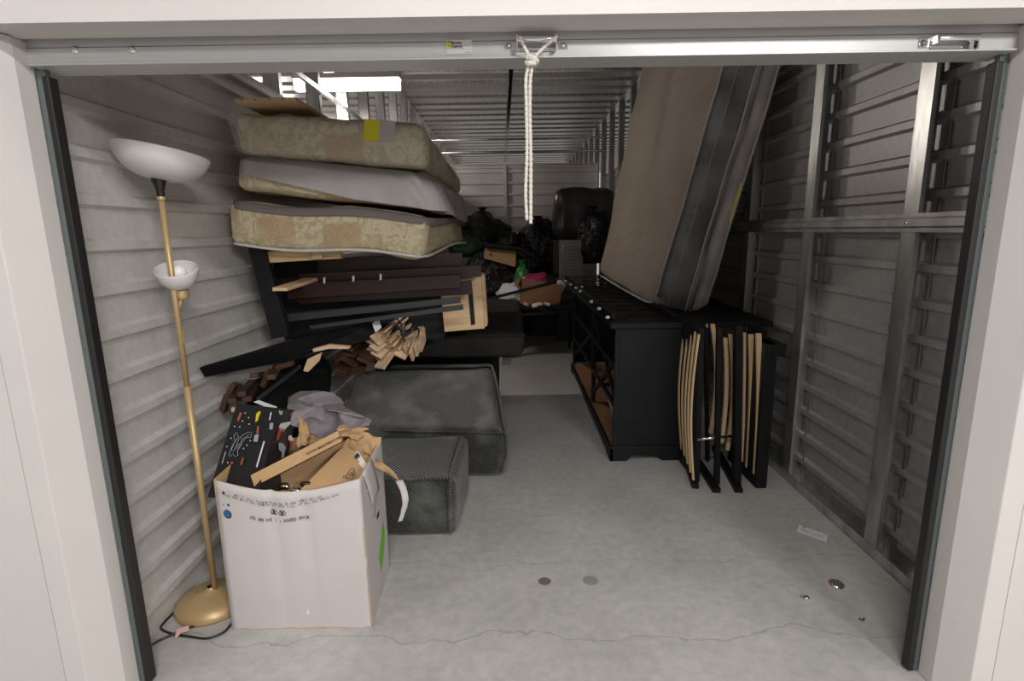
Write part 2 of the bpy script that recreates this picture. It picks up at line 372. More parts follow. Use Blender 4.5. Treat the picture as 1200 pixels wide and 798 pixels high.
mb.build('rail', M_galv, wr)
for k in range(5):
    yy = 2.28 + .79 * k
    for zz in (zr + .022,): MB().lathe([(0.0001, .004), (.005, .004), (.007, 0)], 8, (XR - .022, yy, zz), (-1, 0, 0)).build('screw', M_chrome, wr)
# back wall
wb = struct('wall_back', (0, YB, 0)); zt = 2.68
xm = P(592, 230, YB).x
for x0, x1 in ((XL, xm - .01), (xm + .01, XR - .02)):
    ribbed(MB(), YB, -1, x0, x1, 0, zt, .2, .06, .02, axis='y').build('wall_sheet', M_white, wb)
MB().box((xm - .03, YB - .035, 0), (xm + .03, YB - .018, zt)).build('seam_cover', M_white, wb)
MB().box((XR - .05, YB - .035, 0), (XR - .02, YB, zt)).build('edge_trim', M_white, wb)
MB().box((XL, YB - .03, zt), (XR, YB + .02, zt + .02)).build('top_flange', M_white, wb)
for py_ in (163, 178):
    z = P(600, py_, YB - .3).z; MB().tube([(XL - .3, YB - .3, z), (XR + .05, YB - .3, z)], .02, 8).build('cross_pipe', M_galv, wb)
# long pipe hung under the deck
a = PZ(600, 60, ZC - .09); b = PZ(592.5, 190, ZC - .09)
mb = MB().tube([a, b], .028, 10); o = mb.build('ceiling_pipe', M_blackp); tag(o, 'thin dark pipe running back along the middle of the metal ceiling', 'pipe')
# front wall around the door
wf = struct('wall_front', (0, 1.5, 0)); YF = 1.46; YI = 1.58
xl = (P(20, 30, YI).x + P(155, 790, YI).x) / 2; xr = (P(1192, 65, YI).x + P(1085, 798, YI).x) / 2
zh = P(600, 37, YI).z
MB().box((-12, YF, 0), (xl - .1105, YF + .02, 3.4)).build('left_facing', M_white, wf)
MB().box((xr + .1105, YF, 0), (12, YF + .02, 3.4)).build('right_facing', M_white, wf)
zA = P(600, 18, YF).z; MB().box((xl - .1105, YF, zA), (xr + .1105, YF + .02, 3.4)).build('header_facing', M_white, wf)
def jamb(x, s, nm): # folded reveal: bevelled to the facing, then the inner return
    poly = [(x, YI + .03, 0), (x, YI - .03, 0), (x - s * .045, YF, 0), (x - s * .11, YF, 0), (x - s * .11, YI + .03, 0)]
    o = MB().prism(poly, (0, 0, zh)).build(nm, M_white, bevel=.003); o['kind'] = 'structure'; return o
jamb(xl, 1, 'trim_1'); jamb(xr, -1, 'trim_2')
zm = (zA + 2 * zh) / 3; o = MB().prism([(xl - .1, YF + .0205, zA + .001), (xl - .1, YF + .055, zm), (xl - .1, YF + .06, zm + .004), (xl - .1, YI, zh), (xl - .1, YI, zh + .05), (xl - .1, YF + .0205, zh + .05)], (xr - xl + .2, 0, 0)).build('trim_3', M_white); o['kind'] = 'structure'
# ================================================================ ROLL-UP DOOR
YD = 1.60
door = struct('door_1', (0, YD, 0))
xa, xb = xl - .02, xr + .02
def zat(py, Y=YD): return P(600, py, Y).z
mb = MB()
mb.box((xa, YD, zat(47.5)), (xb, YD + .012, zat(36))).box((xa, YD - .006, zat(68)), (xb, YD + .012, zat(48.5)))
mb.build('bottom_bar', M_alu, door, bevel=.002)
mb = MB(); mb.prism([(xa + .03, YD + .004, zat(68)), (xa + .03, YD - .02, zat(68) - .001), (xa + .03, YD - .02, zat(68) - .006), (xa + .03, YD + .075, zat(68) - .008), (xa + .03, YD + .075, zat(68))], (xb - xa - .06, 0, 0))
mb.build('bottom_lip', M_alu, door, bevel=.001)
mb = MB(); mb.tube([(xa + .01, YD + .27, 2.26), (xb - .01, YD + .27, 2.26)], .19, 40)
for k in range(24):
    a_ = 2 * PI * k / 24; mb.bar((xa + .01, YD + .27 + .19 * math.cos(a_), 2.26 + .19 * math.sin(a_)), (xb - .01, YD + .27 + .19 * math.cos(a_), 2.26 + .19 * math.sin(a_)), .012, .012)
mb.build('rolled_curtain', M_white, door)
for s, x in ((1, xl), (-1, xr)):
    MB().box((min(x, x + s * .026), YD + .012, 0), (max(x, x + s * .026), YD + .03, zh)).build('guide_plate', M_guide, door)
    MB().box((min(x + s * .022, x + s * .042), YD + .0, 0.01), (max(x + s * .022, x + s * .042), YD + .035, zat(80))).build('guide_seal', M_rubber, door, bevel=.004)
for px, py in ((87, 58.5), (154, 58.5)):
    p = P(px, py, YD - .006); MB().lathe([(.0001, .005), (.006, .005), (.009, .002), (.0105, 0)], 14, p, (0, -1, 0)).build('bolt', M_chrome, door)
# central lift handle
def ph(px, py, dy=0): return P(px, py, YD - .007 - dy)
hd = MB()
hd.bar(ph(591, 54), ph(605, 54), .003, .018, (0, 0, 1)); hd.bar(ph(654, 54), ph(665, 54), .003, .018, (0, 0, 1))
for x in (606, 652): hd.bar(ph(x, 50), ph(x, 50, .035), .004, .036, (0, 0, 1))
hd.tube([ph(606, 46, .03), ph(652, 46, .03)], .0085, 12); hd.bar(ph(606, 58, .004), ph(652, 58, .004), .004, .008)
handle = hd.build('lift_handle', M_chrome, door, bevel=.001)
for x in (596, 660): MB().lathe([(.0001, .006), (.005, .006), (.008, 0)], 12, ph(x, 54, .002), (0, -1, 0)).build('screw', M_galv, handle)
hd = MB()
hd.bar(ph(1076, 51), ph(1090, 50), .003, .026, (0, 0, 1)); hd.bar(ph(1089, 50), ph(1100, 45, .02), .003, .022, (0, 0, 1)); hd.tube([ph(1100, 45, .022), ph(1147, 44.5, .022)], .0085, 14)
hd.bar(ph(1139, 50), ph(1139, 50, .02), .01, .03); hd.bar(ph(1090, 56, .002), ph(1146, 55, .002), .004, .008); hd.bar(ph(1147, 50), ph(1147, 50, .025), .004, .026)
lt = hd.build('slide_latch', M_chrome, door, bevel=.001)
MB().lathe([(.0001, .006), (.005, .006), (.008, 0)], 12, ph(1082, 50.5, .002), (0, -1, 0)).build('screw', M_galvd, lt)
a, b = ph(523.5, 64, .001), ph(553, 46.5, .001)
mk = MB().box((a.x, a.y - .0008, a.z), (b.x, a.y, b.z)).build('maker_label', M_paper, door)
MB().box((a.x, a.y - .0012, b.z - .022), (a.x + .010, a.y - .001, b.z - .006)).build('yellow_mark', M_yellow, door)
MB().box((a.x + .004, a.y - .0012, b.z - .006), (a.x + .010, a.y - .001, b.z - .003)).build('dark_mark', M_ink, door)
text('Boone', .0105, (a.x + .0125, a.y - .0004, b.z - .0105), (1, 0, 0), (0, 0, 1), M_ink, door, bold=.0003)
text('Catron', .0105, (a.x + .0125, a.y - .0004, b.z - .0195), (1, 0, 0), (0, 0, 1), M_ink, door, bold=.0003)
for k in range(3): MB().box((a.x + (.004, .004, .05)[k], a.y - .0012, a.z + (.0195, .013, .004)[k]), (b.x - (.004, .02, .004)[k], a.y - .001, a.z + (.0215, .0145, .0055)[k])).build('print_line', M_gprint, door)
# rope: loop on the handle, knot, two twisted strands hanging down
rt = thing('rope', P(620, 262, YD - .05), 'white braided rope knotted to the door handle and hanging down in front', 'rope')
def twist(pts, r, parent, name='strand'):
    c = smoothpts(pts, 8); L0 = 0; acc = [0]
    for i in range(1, len(c)): L0 += (c[i] - c[i - 1]).length; acc.append(L0)
    n = max(12, int(L0 / .0035)); fine = []; rad = []; j = 0
    for i in range(n + 1):
        t = L0 * i / n
        while j < len(acc) - 2 and acc[j + 1] < t: j += 1
        f = (t - acc[j]) / max(1e-6, acc[j + 1] - acc[j]); fine.append(c[j].lerp(c[j + 1], f)); rad.append(r * (1 + .16 * math.sin(i * PI / 2 + .5)))
    return MB().tube(fine, rad, 8).build(name, M_rope, parent)
def pr(px, py, d=.055): return P(px, py, YD - d)
twist([pr(612, 48, .02), pr(609, 44, .05), pr(612, 50, .055), pr(617, 60), pr(622, 69)], .0047, rt, 'loop')
twist([pr(648, 48, .02), pr(652, 43, .05), pr(646, 48, .055), pr(636, 57), pr(625, 69)], .0047, rt, 'loop')
mb = MB(); kc = pr(623, 71, .055); mb.tube(smoothpts([kc + Vector((-.012, -.006, .006)), kc + Vector((0, -.013, .004)), kc + Vector((.013, -.004, -.003)), kc + Vector((.004, .01, -.008)), kc + Vector((-.012, .004, -.004)), kc + Vector((-.008, -.01, -.010)), kc + Vector((.010, -.010, -.008))], 6), .0075, 8)
mb.build('knot', M_rope, rt)
twist([pr(621, 74), pr(616.5, 92), pr(617, 130), pr(617.5, 180), pr(616, 225), pr(617.5, 258)], .0047, rt)
twist([pr(624, 74), pr(621.5, 95), pr(621, 130), pr(622, 180), pr(622, 225), pr(622, 262)], .0047, rt)
# ================================================================ LIGHT FIXTURES IN THE HALL
zf = P(400, 106, 4.9).z; xa_, xb_ = P(345, 100, 4.9).x, P(470, 100, 4.9).x
fx = thing('ceiling_light', ((xa_ + xb_) / 2, 4.9, zf), 'long lit strip light hanging above the left partition and mattresses', 'light')
MB().prism([(xa_, 4.84, zf + .085), (xa_, 4.96, zf + .085), (xa_, 4.94, zf + .13), (xa_, 4.86, zf + .13)], (xb_ - xa_, 0, 0)).build('housing', M_white, fx)
MB().prism([(xa_ + .01, 4.85, zf + .084), (xa_ + .01, 4.865, zf), (xa_ + .01, 4.935, zf), (xa_ + .01, 4.95, zf + .084)], (xb_ - xa_ - .02, 0, 0)).build('diffuser', M_lamp, fx)
for x in (xa_ + .15, xb_ - .15): MB().tube([(x, 4.9, zf + .13), (x, 4.9, ZC)], .004, 6).build('hanger', M_galv, fx)
fx = thing('ceiling_light', (-4.0, 9.6, 3.1), 'short sloping strip light seen small above the lit fixture', 'light')
a, b = PZ(386, 80, 3.2), PZ(399, 92, 3.2); MB().bar(a, b, .16, .05).build('diffuser', M_lamp, fx)
# ================================================================ LEANING MATTRESS (right)
cBL = P(764, 362, 4.0); cBR = P(826, 371, 3.80); cTR = P(921, 60, 3.46); cTL = P(852, 60, 3.66)
fBL = P(699, 322, 5.5); fTL = P(754, 60, 5.32)
def ext(a, b, k): return b + (b - a) * k
cTL2, cTR2, fTL2 = ext(cBL, cTL, .12), ext(cBR, cTR, .12), ext(fBL, fTL, .12)
fBR = fBL + (cBR - cBL); fTR2 = fTL2 + (cTR2 - cTL2)
mt = thing('leaning_mattress', (cBL + cBR + fBL + fBR) / 4, 'thick tan and grey mattress standing on its edge on the black dresser, leaning right', 'mattress')
C8 = [cBL, cBR, fBL, fBR, cTL2, cTR2, fTL2, fTR2]
o = weld(softhex(MB(), C8, .09, (10, 34, 40), .022, 3.5, 3).build('tan_panel', M_tan, mt))
def face(u, v, off=.004):       # on the near narrow face: u across, v up
    p = cBL.lerp(cBR, u).lerp(cTL2.lerp(cTR2, u), v); nrm = (cBR - cBL).cross(cTL2 - cBL).normalized()
    return p + nrm * (off if nrm.y < 0 else -off)
def rim(u, v): # rounded corners at the foot of the narrow face
    return v * 1.0 + .055 * (abs(2 * u - 1) ** 3) * max(0, 1 - v * 8) + (.0)
def strip(u0, u1, name, m_, parent, off):
    mb = MB(); mb.grid(lambda a_, b_: face(u0 + (u1 - u0) * a_, rim(u0 + (u1 - u0) * a_, .012 + .985 * b_), off) + noise.noise_vector(face(u0, b_) * 4) * .008 + Vector((0, -1, 0)) * .018 * math.sin(PI * a_), 8, 60)
    return mb.build(name, m_, parent, solid=.02)
strip(.03, .62, 'grey_border', M_grey, mt, .002); strip(.64, .72, 'grey_border', M_grey, mt, .004); strip(.73, .965, 'pale_border', M_band, mt, .004)
for u in (.02, .63, .725, .975):
    MB().tube([face(u, rim(u, .012 + .98 * k / 40), .016) + noise.noise_vector(face(u, k / 40) * 4) * .006 for k in range(41)], .008, 8).build('piping', M_pipe, mt)
MB().tube([face(.30, rim(.3, .015 + .98 * k / 40), .028) for k in range(41)], .0022, 5).build('seam', M_pipe, mt)
MB().tube(smoothpts([fBL.lerp(cBL, .12) + Vector((-.005, 0, .02)), fBL.lerp(cBL, .5) + Vector((-.008, 0, .022)), fBL.lerp(cBL, .9) + Vector((-.008, 0, .03)), cBL + Vector((-.004, -.01, .05))], 8), .008, 8).build('piping', M_pipe, mt)
MB().grid(lambda a_, b_: face(.925 + .035 * a_, .36 + .13 * b_, .024), 2, 8).build('yellow_tag', M_yellow, mt)
# ================================================================ LEFT MATTRESS STACK
def c8(bl, br, tl, tr, Yf, Yb, back):    # front face pixels at Yf, back given by right-hand pixels (bottom, top)
    a = P(*bl, Yf); b = P(*br, Yf); c = P(*tl, Yf); d = P(*tr, Yf)
    bb = P(*back[0], Yb); bt = P(*back[1], Yb); w_ = b - a
    return [a, b, bb - w_, bb, c, d, bt - w_, bt]
YS = 2.62
m1 = c8((267, 290), (494, 302), (267, 234), (502, 251), YS, 4.5, ((544, 285), (542, 258)))
m1t = thing('mattress', m1[0].lerp(m1[3], .5), 'cream floral mattress at the bottom of the left stack, with a white piped edge', 'mattress')
def sag(w_): return w_ + Vector((0, 0, .010 * math.sin(w_.x * 9 + w_.y * 3)))
weld(softhex(MB(), m1, .05, (30, 20, 8), .018, 5, 1, fn=sag).build('body', M_floral, m1t))
def outline(c, zf, off=.008, n=60, inset=.05):   # front edge left->right and then right side to the back
    out = []
    for k in range(n + 1):
        t = k / n * 2
        if t < 1: a_, b_ = c[0].lerp(c[1], t), c[4].lerp(c[5], t); d = Vector((0, -off, 0))
        else: a_, b_ = c[1].lerp(c[3], t - 1), c[5].lerp(c[7], t - 1); d = Vector((off, 0, 0))
        cr = inset * max(0, 1 - abs(t - 1) * 12) ** 1.5 * .5; d += Vector((-cr, cr, 0))
        cr2 = .04 * max(0, 1 - t * 18); d += Vector((cr2 * .4, cr2, 0))
        out.append(a_.lerp(b_, zf) + d)
    return out
MB().tube([sag(p) for p in outline(m1, .06)], .007, 8).build('piping', mat('white_piping', (.72, .68, .62), .8), m1t)
ol = [outline(m1, z, .014) for z in (.80, .88, .97)]; n_ = len(ol[0])
MB().grid(lambda u, v: sag(ol[0][round(u * (n_ - 1))].lerp(ol[2][round(u * (n_ - 1))], v)) + Vector((0, .012 * v * v, 0)), n_ - 1, 4).build('grey_top_layer', M_mauve, m1t, solid=.012)
m2 = c8((274, 222), (512, 247), (277, 183), (499, 203), YS, 4.5, ((540, 257), (539, 229)))
m2t = thing('mattress', m2[0].lerp(m2[3], .5), 'thin yellowish mattress in the middle of the left stack, half hidden by a grey sheet', 'mattress')
weld(softhex(MB(), m2, .05, (26, 18, 8), .008, 5, 2).build('body', M_floral, m2t))
sh = MB(); nS = 120; A_ = outline(m2, 0, .032, nS); B_ = outline(m2, 1, .026, nS)
def sheetpt(u, v):
    i = round(u * nS); t = i / nS * 2
    hem = .52 - .75 * t if t < .6 else .07 - .16 * (t - .6)   # the hem drops from the left corner
    hem = max(hem, -.12)
    if v < .75:
        z = hem + (1 - hem) * v / .75; p = A_[i].lerp(B_[i], z)
        fold = noise.noise(Vector((t * 9, z * 1.2 + t * 3, 3))) * (.045 if t > .85 else .012)
        out_ = Vector((.2, -1, 0)) if t < 1 else Vector((1, -.2, 0)); p = p + out_ * (fold + .006 * math.sin(PI * z))
        if v > .6: p = p - out_ * .03 * ((v - .6) / .15) ** 2 - Vector((0, 0, .004))
        return p
    q = (v - .75) / .25; p = B_[i]; c_ = (m2[4] + m2[7]) / 2; pt = p.lerp(Vector((c_.x, c_.y if t < 1 else p.y, p.z)), .06 + .3 * q); pt.z = p.z + .006 + .004 * q; return pt
sh.grid(sheetpt, nS, 24)
o = sh.build('bedsheet', M_sheetf, solid=.004); tag(o, 'pale grey fitted sheet wrapped over the middle mattress of the left stack', 'bedsheet')
m3 = c8((276, 182), (500, 197), (266, 129), (497, 143), YS, 4.5, ((541, 229), (540, 206)))
m3t = thing('mattress', m3[0].lerp(m3[3], .5), 'plastic wrapped floral mattress on top of the left stack, yellow and white tag', 'mattress')
weld(softhex(MB(), m3, .06, (30, 20, 8), .012, 5, 5).build('body', M_floral, m3t))
cen = sum(m3, Vector()) / 8; big = [cen + (p - cen) * 1.012 + Vector((0, -.008 if i < 9 else 0, 0)) for i, p in enumerate(m3)]
weld(softhex(MB(), big, .05, (50, 40, 16), .022, 9, 8).build('plastic_wrap', M_wrap, m3t))
a = P(427, 139, YS - .025); b = P(445, 166, YS - .025); c = P(463, 140, YS - .025)
def decal(pxs, Y, name, m_, parent, th=.001):
    return MB().prism([P(x, y, Y) for x, y in pxs], (0, -th, 0)).build(name, m_, parent)
decal([(427, 139), (445, 141), (444, 166), (426, 165)], YS - .03, 'yellow_tag', M_yellow, m3t); decal([(445, 141), (463, 142), (462, 167), (444, 166)], YS - .03, 'white_tag', M_sheetf, m3t)
zb = max(m3[4].z, m3[5].z) + .02
bt = thing('board', P(320, 120, 2.5), 'thin pale board lying on top of the wrapped mattress', 'board')
a = PZ(275, 120, zb); b = PZ(356, 124, zb)
MB().box((a.x, a.y, zb), (b.x, a.y + .95, zb + .018)).build('panel', M_pine, bt, bevel=.002)
for k in range(5): MB().box((a.x + .03 + k * .06, a.y - .001, zb + .006), (a.x + .036 + k * .06, a.y + .002, zb + .012)).build('peg_hole', M_brown, bt)
# ================================================================ SOFA PIECES (left)
def sofa(name, c, lab, r=.05, amp=.012, seed=0, m_=M_sofa, n=(20, 20, 14)):
    t = thing(name, (c[0] + c[3]) / 2, lab, 'sofa piece'); weld(softhex(MB(), c, r, n, amp, 4, seed).build('upholstery', m_, t)); return t
fa = PZ(536, 629, 0.005); cA = [Vector((-.80, fa.y, .005)), Vector((fa.x, fa.y, .005)), Vector((-.80, 3.0, .005)), Vector((-.262, 3.0, .005)), Vector((-.80, fa.y - .01, .335)), Vector((fa.x + .01, fa.y - .01, .335)), Vector((-.80, 3.03, .34)), Vector((-.262, 3.03, .34))]
tA = sofa('sofa_ottoman', cA, 'low dark green ribbed sofa block nearest the door beside the white box', .05, .012, 1)
def edge_tube(pts, r, parent, m_=M_sofa, name='piping'): return MB().tube(smoothpts(pts, 6), r, 8).build(name, m_, parent)
d_ = Vector((.003, -.006, .0))
edge_tube([cA[1] + Vector((-.035, -.004, .03)), cA[1].lerp(cA[5], .5) + Vector((-.035, -.014, 0)), cA[5] + Vector((-.035, -.0, -.02)), cA[5].lerp(cA[7], .5) + Vector((-.03, 0, .014)), cA[7] + Vector((-.035, -.05, .006))], .009, tA)
edge_tube([cA[4].lerp(cA[5], k / 8) + Vector((-.02, -.002, -.012)) for k in range(1, 9)], .007, tA)
f0 = PZ(592, 559, .01)
YBk = 3.62
tR = P(577, 427, YBk)
cB = [Vector((-1.08, f0.y, .01)), Vector((f0.x, f0.y, .01)), Vector((-1.08, 3.95, .01)), Vector((-.05, 3.95, .01)),
      Vector((-1.08, f0.y, .34)), P(594, 507, f0.y - .02), Vector((-1.08, YBk, tR.z)), tR]
tB = sofa('sofa_section', cB, 'large dark green sofa section with a dusty sloping face, behind the low block', .06, .016, 2, n=(24, 24, 16))
edge_tube([cB[6].lerp(cB[7], k / 10) + Vector((-.02, -.03, -.0)) for k in range(3, 11)] + [cB[7].lerp(cB[5], .1) + Vector((-.004, 0, 0)), cB[7].lerp(cB[5], .5) + Vector((.002, 0, .0)), cB[5] + Vector((-.01, .01, .0)), cB[5].lerp(cB[1], .5) + Vector((0, -.0, 0)), cB[1] + Vector((-.02, .0, .04))], .010, tB)
edge_tube([cB[4].lerp(cB[5], k / 10) + Vector((-.01, -.01, .0)) for k in range(3, 11)], .006, tB)
zt_ = P(600, 420, 3.5).z
cC = boxc(-1.0, P(616, 400, 3.5).x, 3.5, 4.9, zt_, P(600, 391, 3.5).z); cC[1].x -= .02; cC[6] += Vector((0, 0, .06)); cC[7] += Vector((0, 0, .06))
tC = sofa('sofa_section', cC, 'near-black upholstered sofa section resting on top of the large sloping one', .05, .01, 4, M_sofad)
edge_tube([cC[4].lerp(cC[5], k / 6) + Vector((0, -.0, -.01)) for k in range(7)], .008, tC, M_sofad)
tag(weld(softhex(MB(), boxc(-1.05, -.12, 4.02, 4.85, .002, zt_ - .075), .05, (14, 14, 8), .008, 4, 12).build('recess_filler', M_sofad)), 'black filler block added to darken the recess under the near-black sofa section', 'sofa piece')  # hidden block added so the recess below the upper section reads black
p = P(594, 424, 3.62); MB().box((p.x - .03, 3.6, zt_ - .07), (p.x + .03, 3.66, zt_ + .01)).build('foot', M_bin, tC, bevel=.004)
# ================================================================ BED PARTS BETWEEN SOFA AND MATTRESSES
def boards(name, lab, cat, poly, Y, th, m_, group=None, Yb=None, bev=.002):
    # board whose front face has the pixel outline poly (Y may be one depth or a list), thickness th going back
    Ys = Y if isinstance(Y, (list, tuple)) else [Y] * len(poly)
    o = MB().prism([P(x, y, yy) for (x, y), yy in zip(poly, Ys)], (0, th, 0)).build(name, m_, bevel=bev)
    return tag(o, lab, cat, group)
boards('bed_post', 'tall black bed post leaning under the left mattress stack by the ribbed wall', 'bed part', [(290, 288), (308, 286), (338, 394), (318, 397)], 2.72, .05, M_blackw)
boards('black_panel', 'wide black filler panel added to darken the gap behind the loose bed boards', 'bed part', [(303, 306), (536, 300), (520, 398), (335, 398)], [3.2, 3.2, 3.2, 3.2], .04, M_blackw)  # black filler panel, added so the space behind the boards reads dark
boards('bed_rail', 'long black bed side rail sloping down towards the left wall', 'bed part', [(233, 431), (330, 402), (440, 376), (500, 362), (500, 380), (350, 421), (240, 442)], [2.3, 2.65, 3.12, 3.38, 3.38, 2.75, 2.35], .045, M_blackw)
GB = 'mahogany bed boards'
boards('mahogany_board', 'dark mahogany bed board directly under the bottom mattress', 'board', [(372, 303), (542, 296), (541, 312), (372, 320)], 3.05, .03, M_mahog, GB)
boards('mahogany_board', 'longest dark mahogany board, its right end reaching over the plywood', 'board', [(350, 321), (564, 311), (564, 324), (350, 335)], 2.98, .03, M_mahog, GB)
mb_ = thing('pegged_board', P(440, 345, 2.9), 'dark mahogany board with three pale dowel pegs along its top edge', 'board', GB)
MB().prism([P(x, y, 2.9) for x, y in ((337, 333), (538, 322), (540, 337), (337, 351))], (0, .03, 0)).build('panel', M_mahog, mb_, bevel=.002)
for px, py in ((380, 328), (414, 326), (446, 324)): MB().tube([P(px, py + 4, 2.885), P(px, py - 3, 2.885)], .006, 8).build('dowel_peg', M_paper, mb_)
boards('mahogany_board', 'lowest mahogany board, just above the charcoal metal bars', 'board', [(345, 351), (552, 329), (553, 345), (352, 356)], 2.96, .03, M_mahog, GB)
boards('timber_block', 'pale yellow timber with a square block, under the bottom mattress', 'board', [(313, 295), (396, 289), (400, 303), (316, 308)], 2.74, .06, M_pine, bev=.003)
boards('timber_block', 'short pale timber block fixed across the yellow timber under the mattress', 'board', [(364, 287), (376, 286), (378, 303), (365, 304)], 2.71, .025, M_pine, bev=.003)
a = P(328, 339, 2.62); b = P(366, 327, 3.0)
tag(MB().bar(a, b, .075, .018).build('pale_board', M_pine, bevel=.002), 'short pale board end poking out left of the pegged board', 'board')
GM = 'charcoal metal bars'
boards('metal_bar', 'charcoal metal bar, the upper one with its end over the plywood', 'bed part', [(338, 369), (539, 348), (540, 355), (338, 377)], 2.84, .02, M_charw, GM)
boards('metal_bar', 'charcoal metal bar, the lower one with its end over the plywood', 'bed part', [(362, 382), (542, 357), (543, 363), (364, 386)], 2.80, .02, M_charw, GM)
boards('metal_bar', 'short charcoal metal bar, left and uppermost of the three', 'bed part', [(333, 368), (467, 355), (468, 359), (336, 372)], 2.88, .02, M_charw, GM)
# plywood panels stacked on edge
GP = 'plywood panels beside the mahogany boards'
Yp = 3.12
for k, lab in enumerate(('pale plywood panel with a black strip, front of the plywood stack', 'second plywood panel of the stack, edge showing', 'third plywood panel of the stack, edge showing', 'fourth plywood panel of the stack, edge showing', 'hindmost plywood panel of the stack, edge showing')):
    pt_ = thing('plywood_panel', P(545, 388, Yp + .08 * k), lab, 'board', GP)
    dx = .012 * (k % 2)
    q = [(515, 331), (564, 324), (568, 385), (521, 389)]
    pp = [P(x, y, Yp) + Vector((dx, .055 * k, .004 * (k % 3))) for x, y in q]
    MB().prism(pp, (0, .042, 0)).build('panel', M_pine, pt_, bevel=.002)
    if k == 0: MB().prism([P(x, y, Yp - .002) for x, y in ((548, 332), (553, 331), (557, 380), (552, 381))], (0, -.004, 0)).build('black_strip', M_blackw, pt_)
boards('brown_panel', 'small reddish brown wooden panel between the slat bundle and the plywood', 'board', [(492, 368), (506, 366), (513, 391), (498, 394)], 3.25, .02, M_brown)
# bundle of pale slats tied with black cord
def slat_ends(data, Y, d, ln, wd, th, m_, parent, name='slat', conv=None):
    for (x0, y0, x1, y1) in data:
        a = P(340 + x0 / 6.667, 360 + y0 / 6.667, Y); b = P(340 + x1 / 6.667, 360 + y1 / 6.667, Y)
        c_ = (a + b) / 2 + Vector((0, random.uniform(-.04, .05), 0)); dv = Vector(d) if conv is None else (conv - c_) + Vector((random.uniform(-.04, .04), 0, random.uniform(-.03, .03)))
        wdir = (b - a).normalized(); dv.normalize(); wdir = (wdir - dv * wdir.dot(dv)).normalized(); up = dv.cross(wdir)
        wl_ = min(wd, max(.04, (b - a).length))
        MB().bar(c_, c_ + dv * ln, wl_, th, up).build(name, m_, parent, bevel=.0015)
E1 = [(667, 225, 765, 170), (700, 250, 790, 196), (620, 225, 715, 290), (700, 290, 800, 235), (700, 318, 810, 250), (728, 345, 840, 268), (550, 272, 660, 292), (615, 315, 705, 330), (615, 365, 740, 385),
      (560, 352, 660, 410), (640, 445, 745, 402), (650, 488, 760, 445), (765, 375, 860, 310), (800, 370, 900, 420), (868, 282, 975, 250), (895, 300, 895, 400), (925, 295, 928, 395), (952, 330, 952, 435), (985, 290, 988, 395), (1005, 280, 1010, 370)]
bd = thing('slat_bundle', P(457, 425, 3.3), 'bundle of pale wooden bed slats tied with black cord above the sofa section', 'slat bundle')
slat_ends(E1, 3.1, None, .46, .075, .014, M_slate, bd, conv=P(512, 340, 3.5))
k1 = P(472, 386, 3.2)
for s_ in range(3):
    MB().tube(smoothpts([P(457, 392, 3.05), P(466, 386 - s_ * 2, 3.0), P(474, 388 + s_ * 3, 3.0), P(484, 384 + s_ * 2, 3.0), P(491, 386, 3.05), P(489, 396, 3.0)][::1 if s_ else -1], 5), .004, 6).build('cord', M_blackp, bd)
MB().tube(smoothpts([P(464, 372, 3.1), P(471, 382, 3.0), P(470, 390, 3.0), P(475, 400, 3.02)], 5), .004, 6).tube(smoothpts([P(481, 371, 3.1), P(474, 383, 3.0), P(476, 392, 3.0)], 5), .004, 6).build('cord', M_blackp, bd)
o = MB().prism([P(x, y, 3.0) for x, y in ((436, 379), (444, 373), (447, 384), (440, 390))], (0, .002, 0)).build('paper_tag', M_paper, bd)
E2 = [(330, 400, 400, 365), (340, 440, 400, 400), (390, 375, 500, 400), (400, 330, 480, 345), (395, 420, 490, 470), (350, 490, 450, 520), (360, 510, 450, 535), (470, 505, 580, 520), (530, 390, 630, 440), (560, 430, 640, 470), (430, 440, 520, 465), (340, 465, 420, 490)]
b2 = thing('slat_bundle', P(412, 432, 3.0), 'bundle of dark brown bed slats left of the pale bundle', 'slat bundle')
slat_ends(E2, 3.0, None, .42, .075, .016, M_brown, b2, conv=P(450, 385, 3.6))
boards('wood_strip', 'single pale slat standing on its side left of the brown bundle', 'wood strip', [(355, 435), (360, 421), (377, 413), (374, 423), (361, 436)], 2.75, .015, M_slate)
boards('wood_strip', 'thin pale slat lying flat above the brown slat bundle', 'wood strip', [(366, 409), (385, 404), (410, 406), (409, 409), (385, 409), (367, 413)], 2.78, .03, M_slate)
for (q, lab) in (([(257, 478), (262, 462), (268, 464), (262, 485)], 'dark brown wooden block nearest the left wall'), ([(264, 462), (270, 449), (276, 452), (268, 466)], 'dark brown block with a pale end, above the one by the left wall'),
                 ([(304, 452), (311, 434), (317, 436), (309, 455)], 'small brown stick leaning in the shadow below the black rail'), ([(322, 429), (340, 424), (342, 429), (324, 434)], 'short brown stick with a bright glint below the black rail')):
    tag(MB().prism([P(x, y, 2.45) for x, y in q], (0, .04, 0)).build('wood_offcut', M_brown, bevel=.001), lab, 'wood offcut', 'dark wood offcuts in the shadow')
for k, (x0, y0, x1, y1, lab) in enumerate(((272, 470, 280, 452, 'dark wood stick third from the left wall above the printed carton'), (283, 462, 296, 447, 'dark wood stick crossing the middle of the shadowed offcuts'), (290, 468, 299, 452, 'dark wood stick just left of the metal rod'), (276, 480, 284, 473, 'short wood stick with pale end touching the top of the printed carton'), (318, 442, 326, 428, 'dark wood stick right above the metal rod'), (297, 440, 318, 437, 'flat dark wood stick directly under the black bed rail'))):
    tag(MB().bar(P(x0, y0, 2.36), P(x1, y1, 2.62), .035, .022).build('wood_offcut', M_slate if k == 3 else M_brown, bevel=.001), lab, 'wood offcut', 'dark wood offcuts in the shadow')
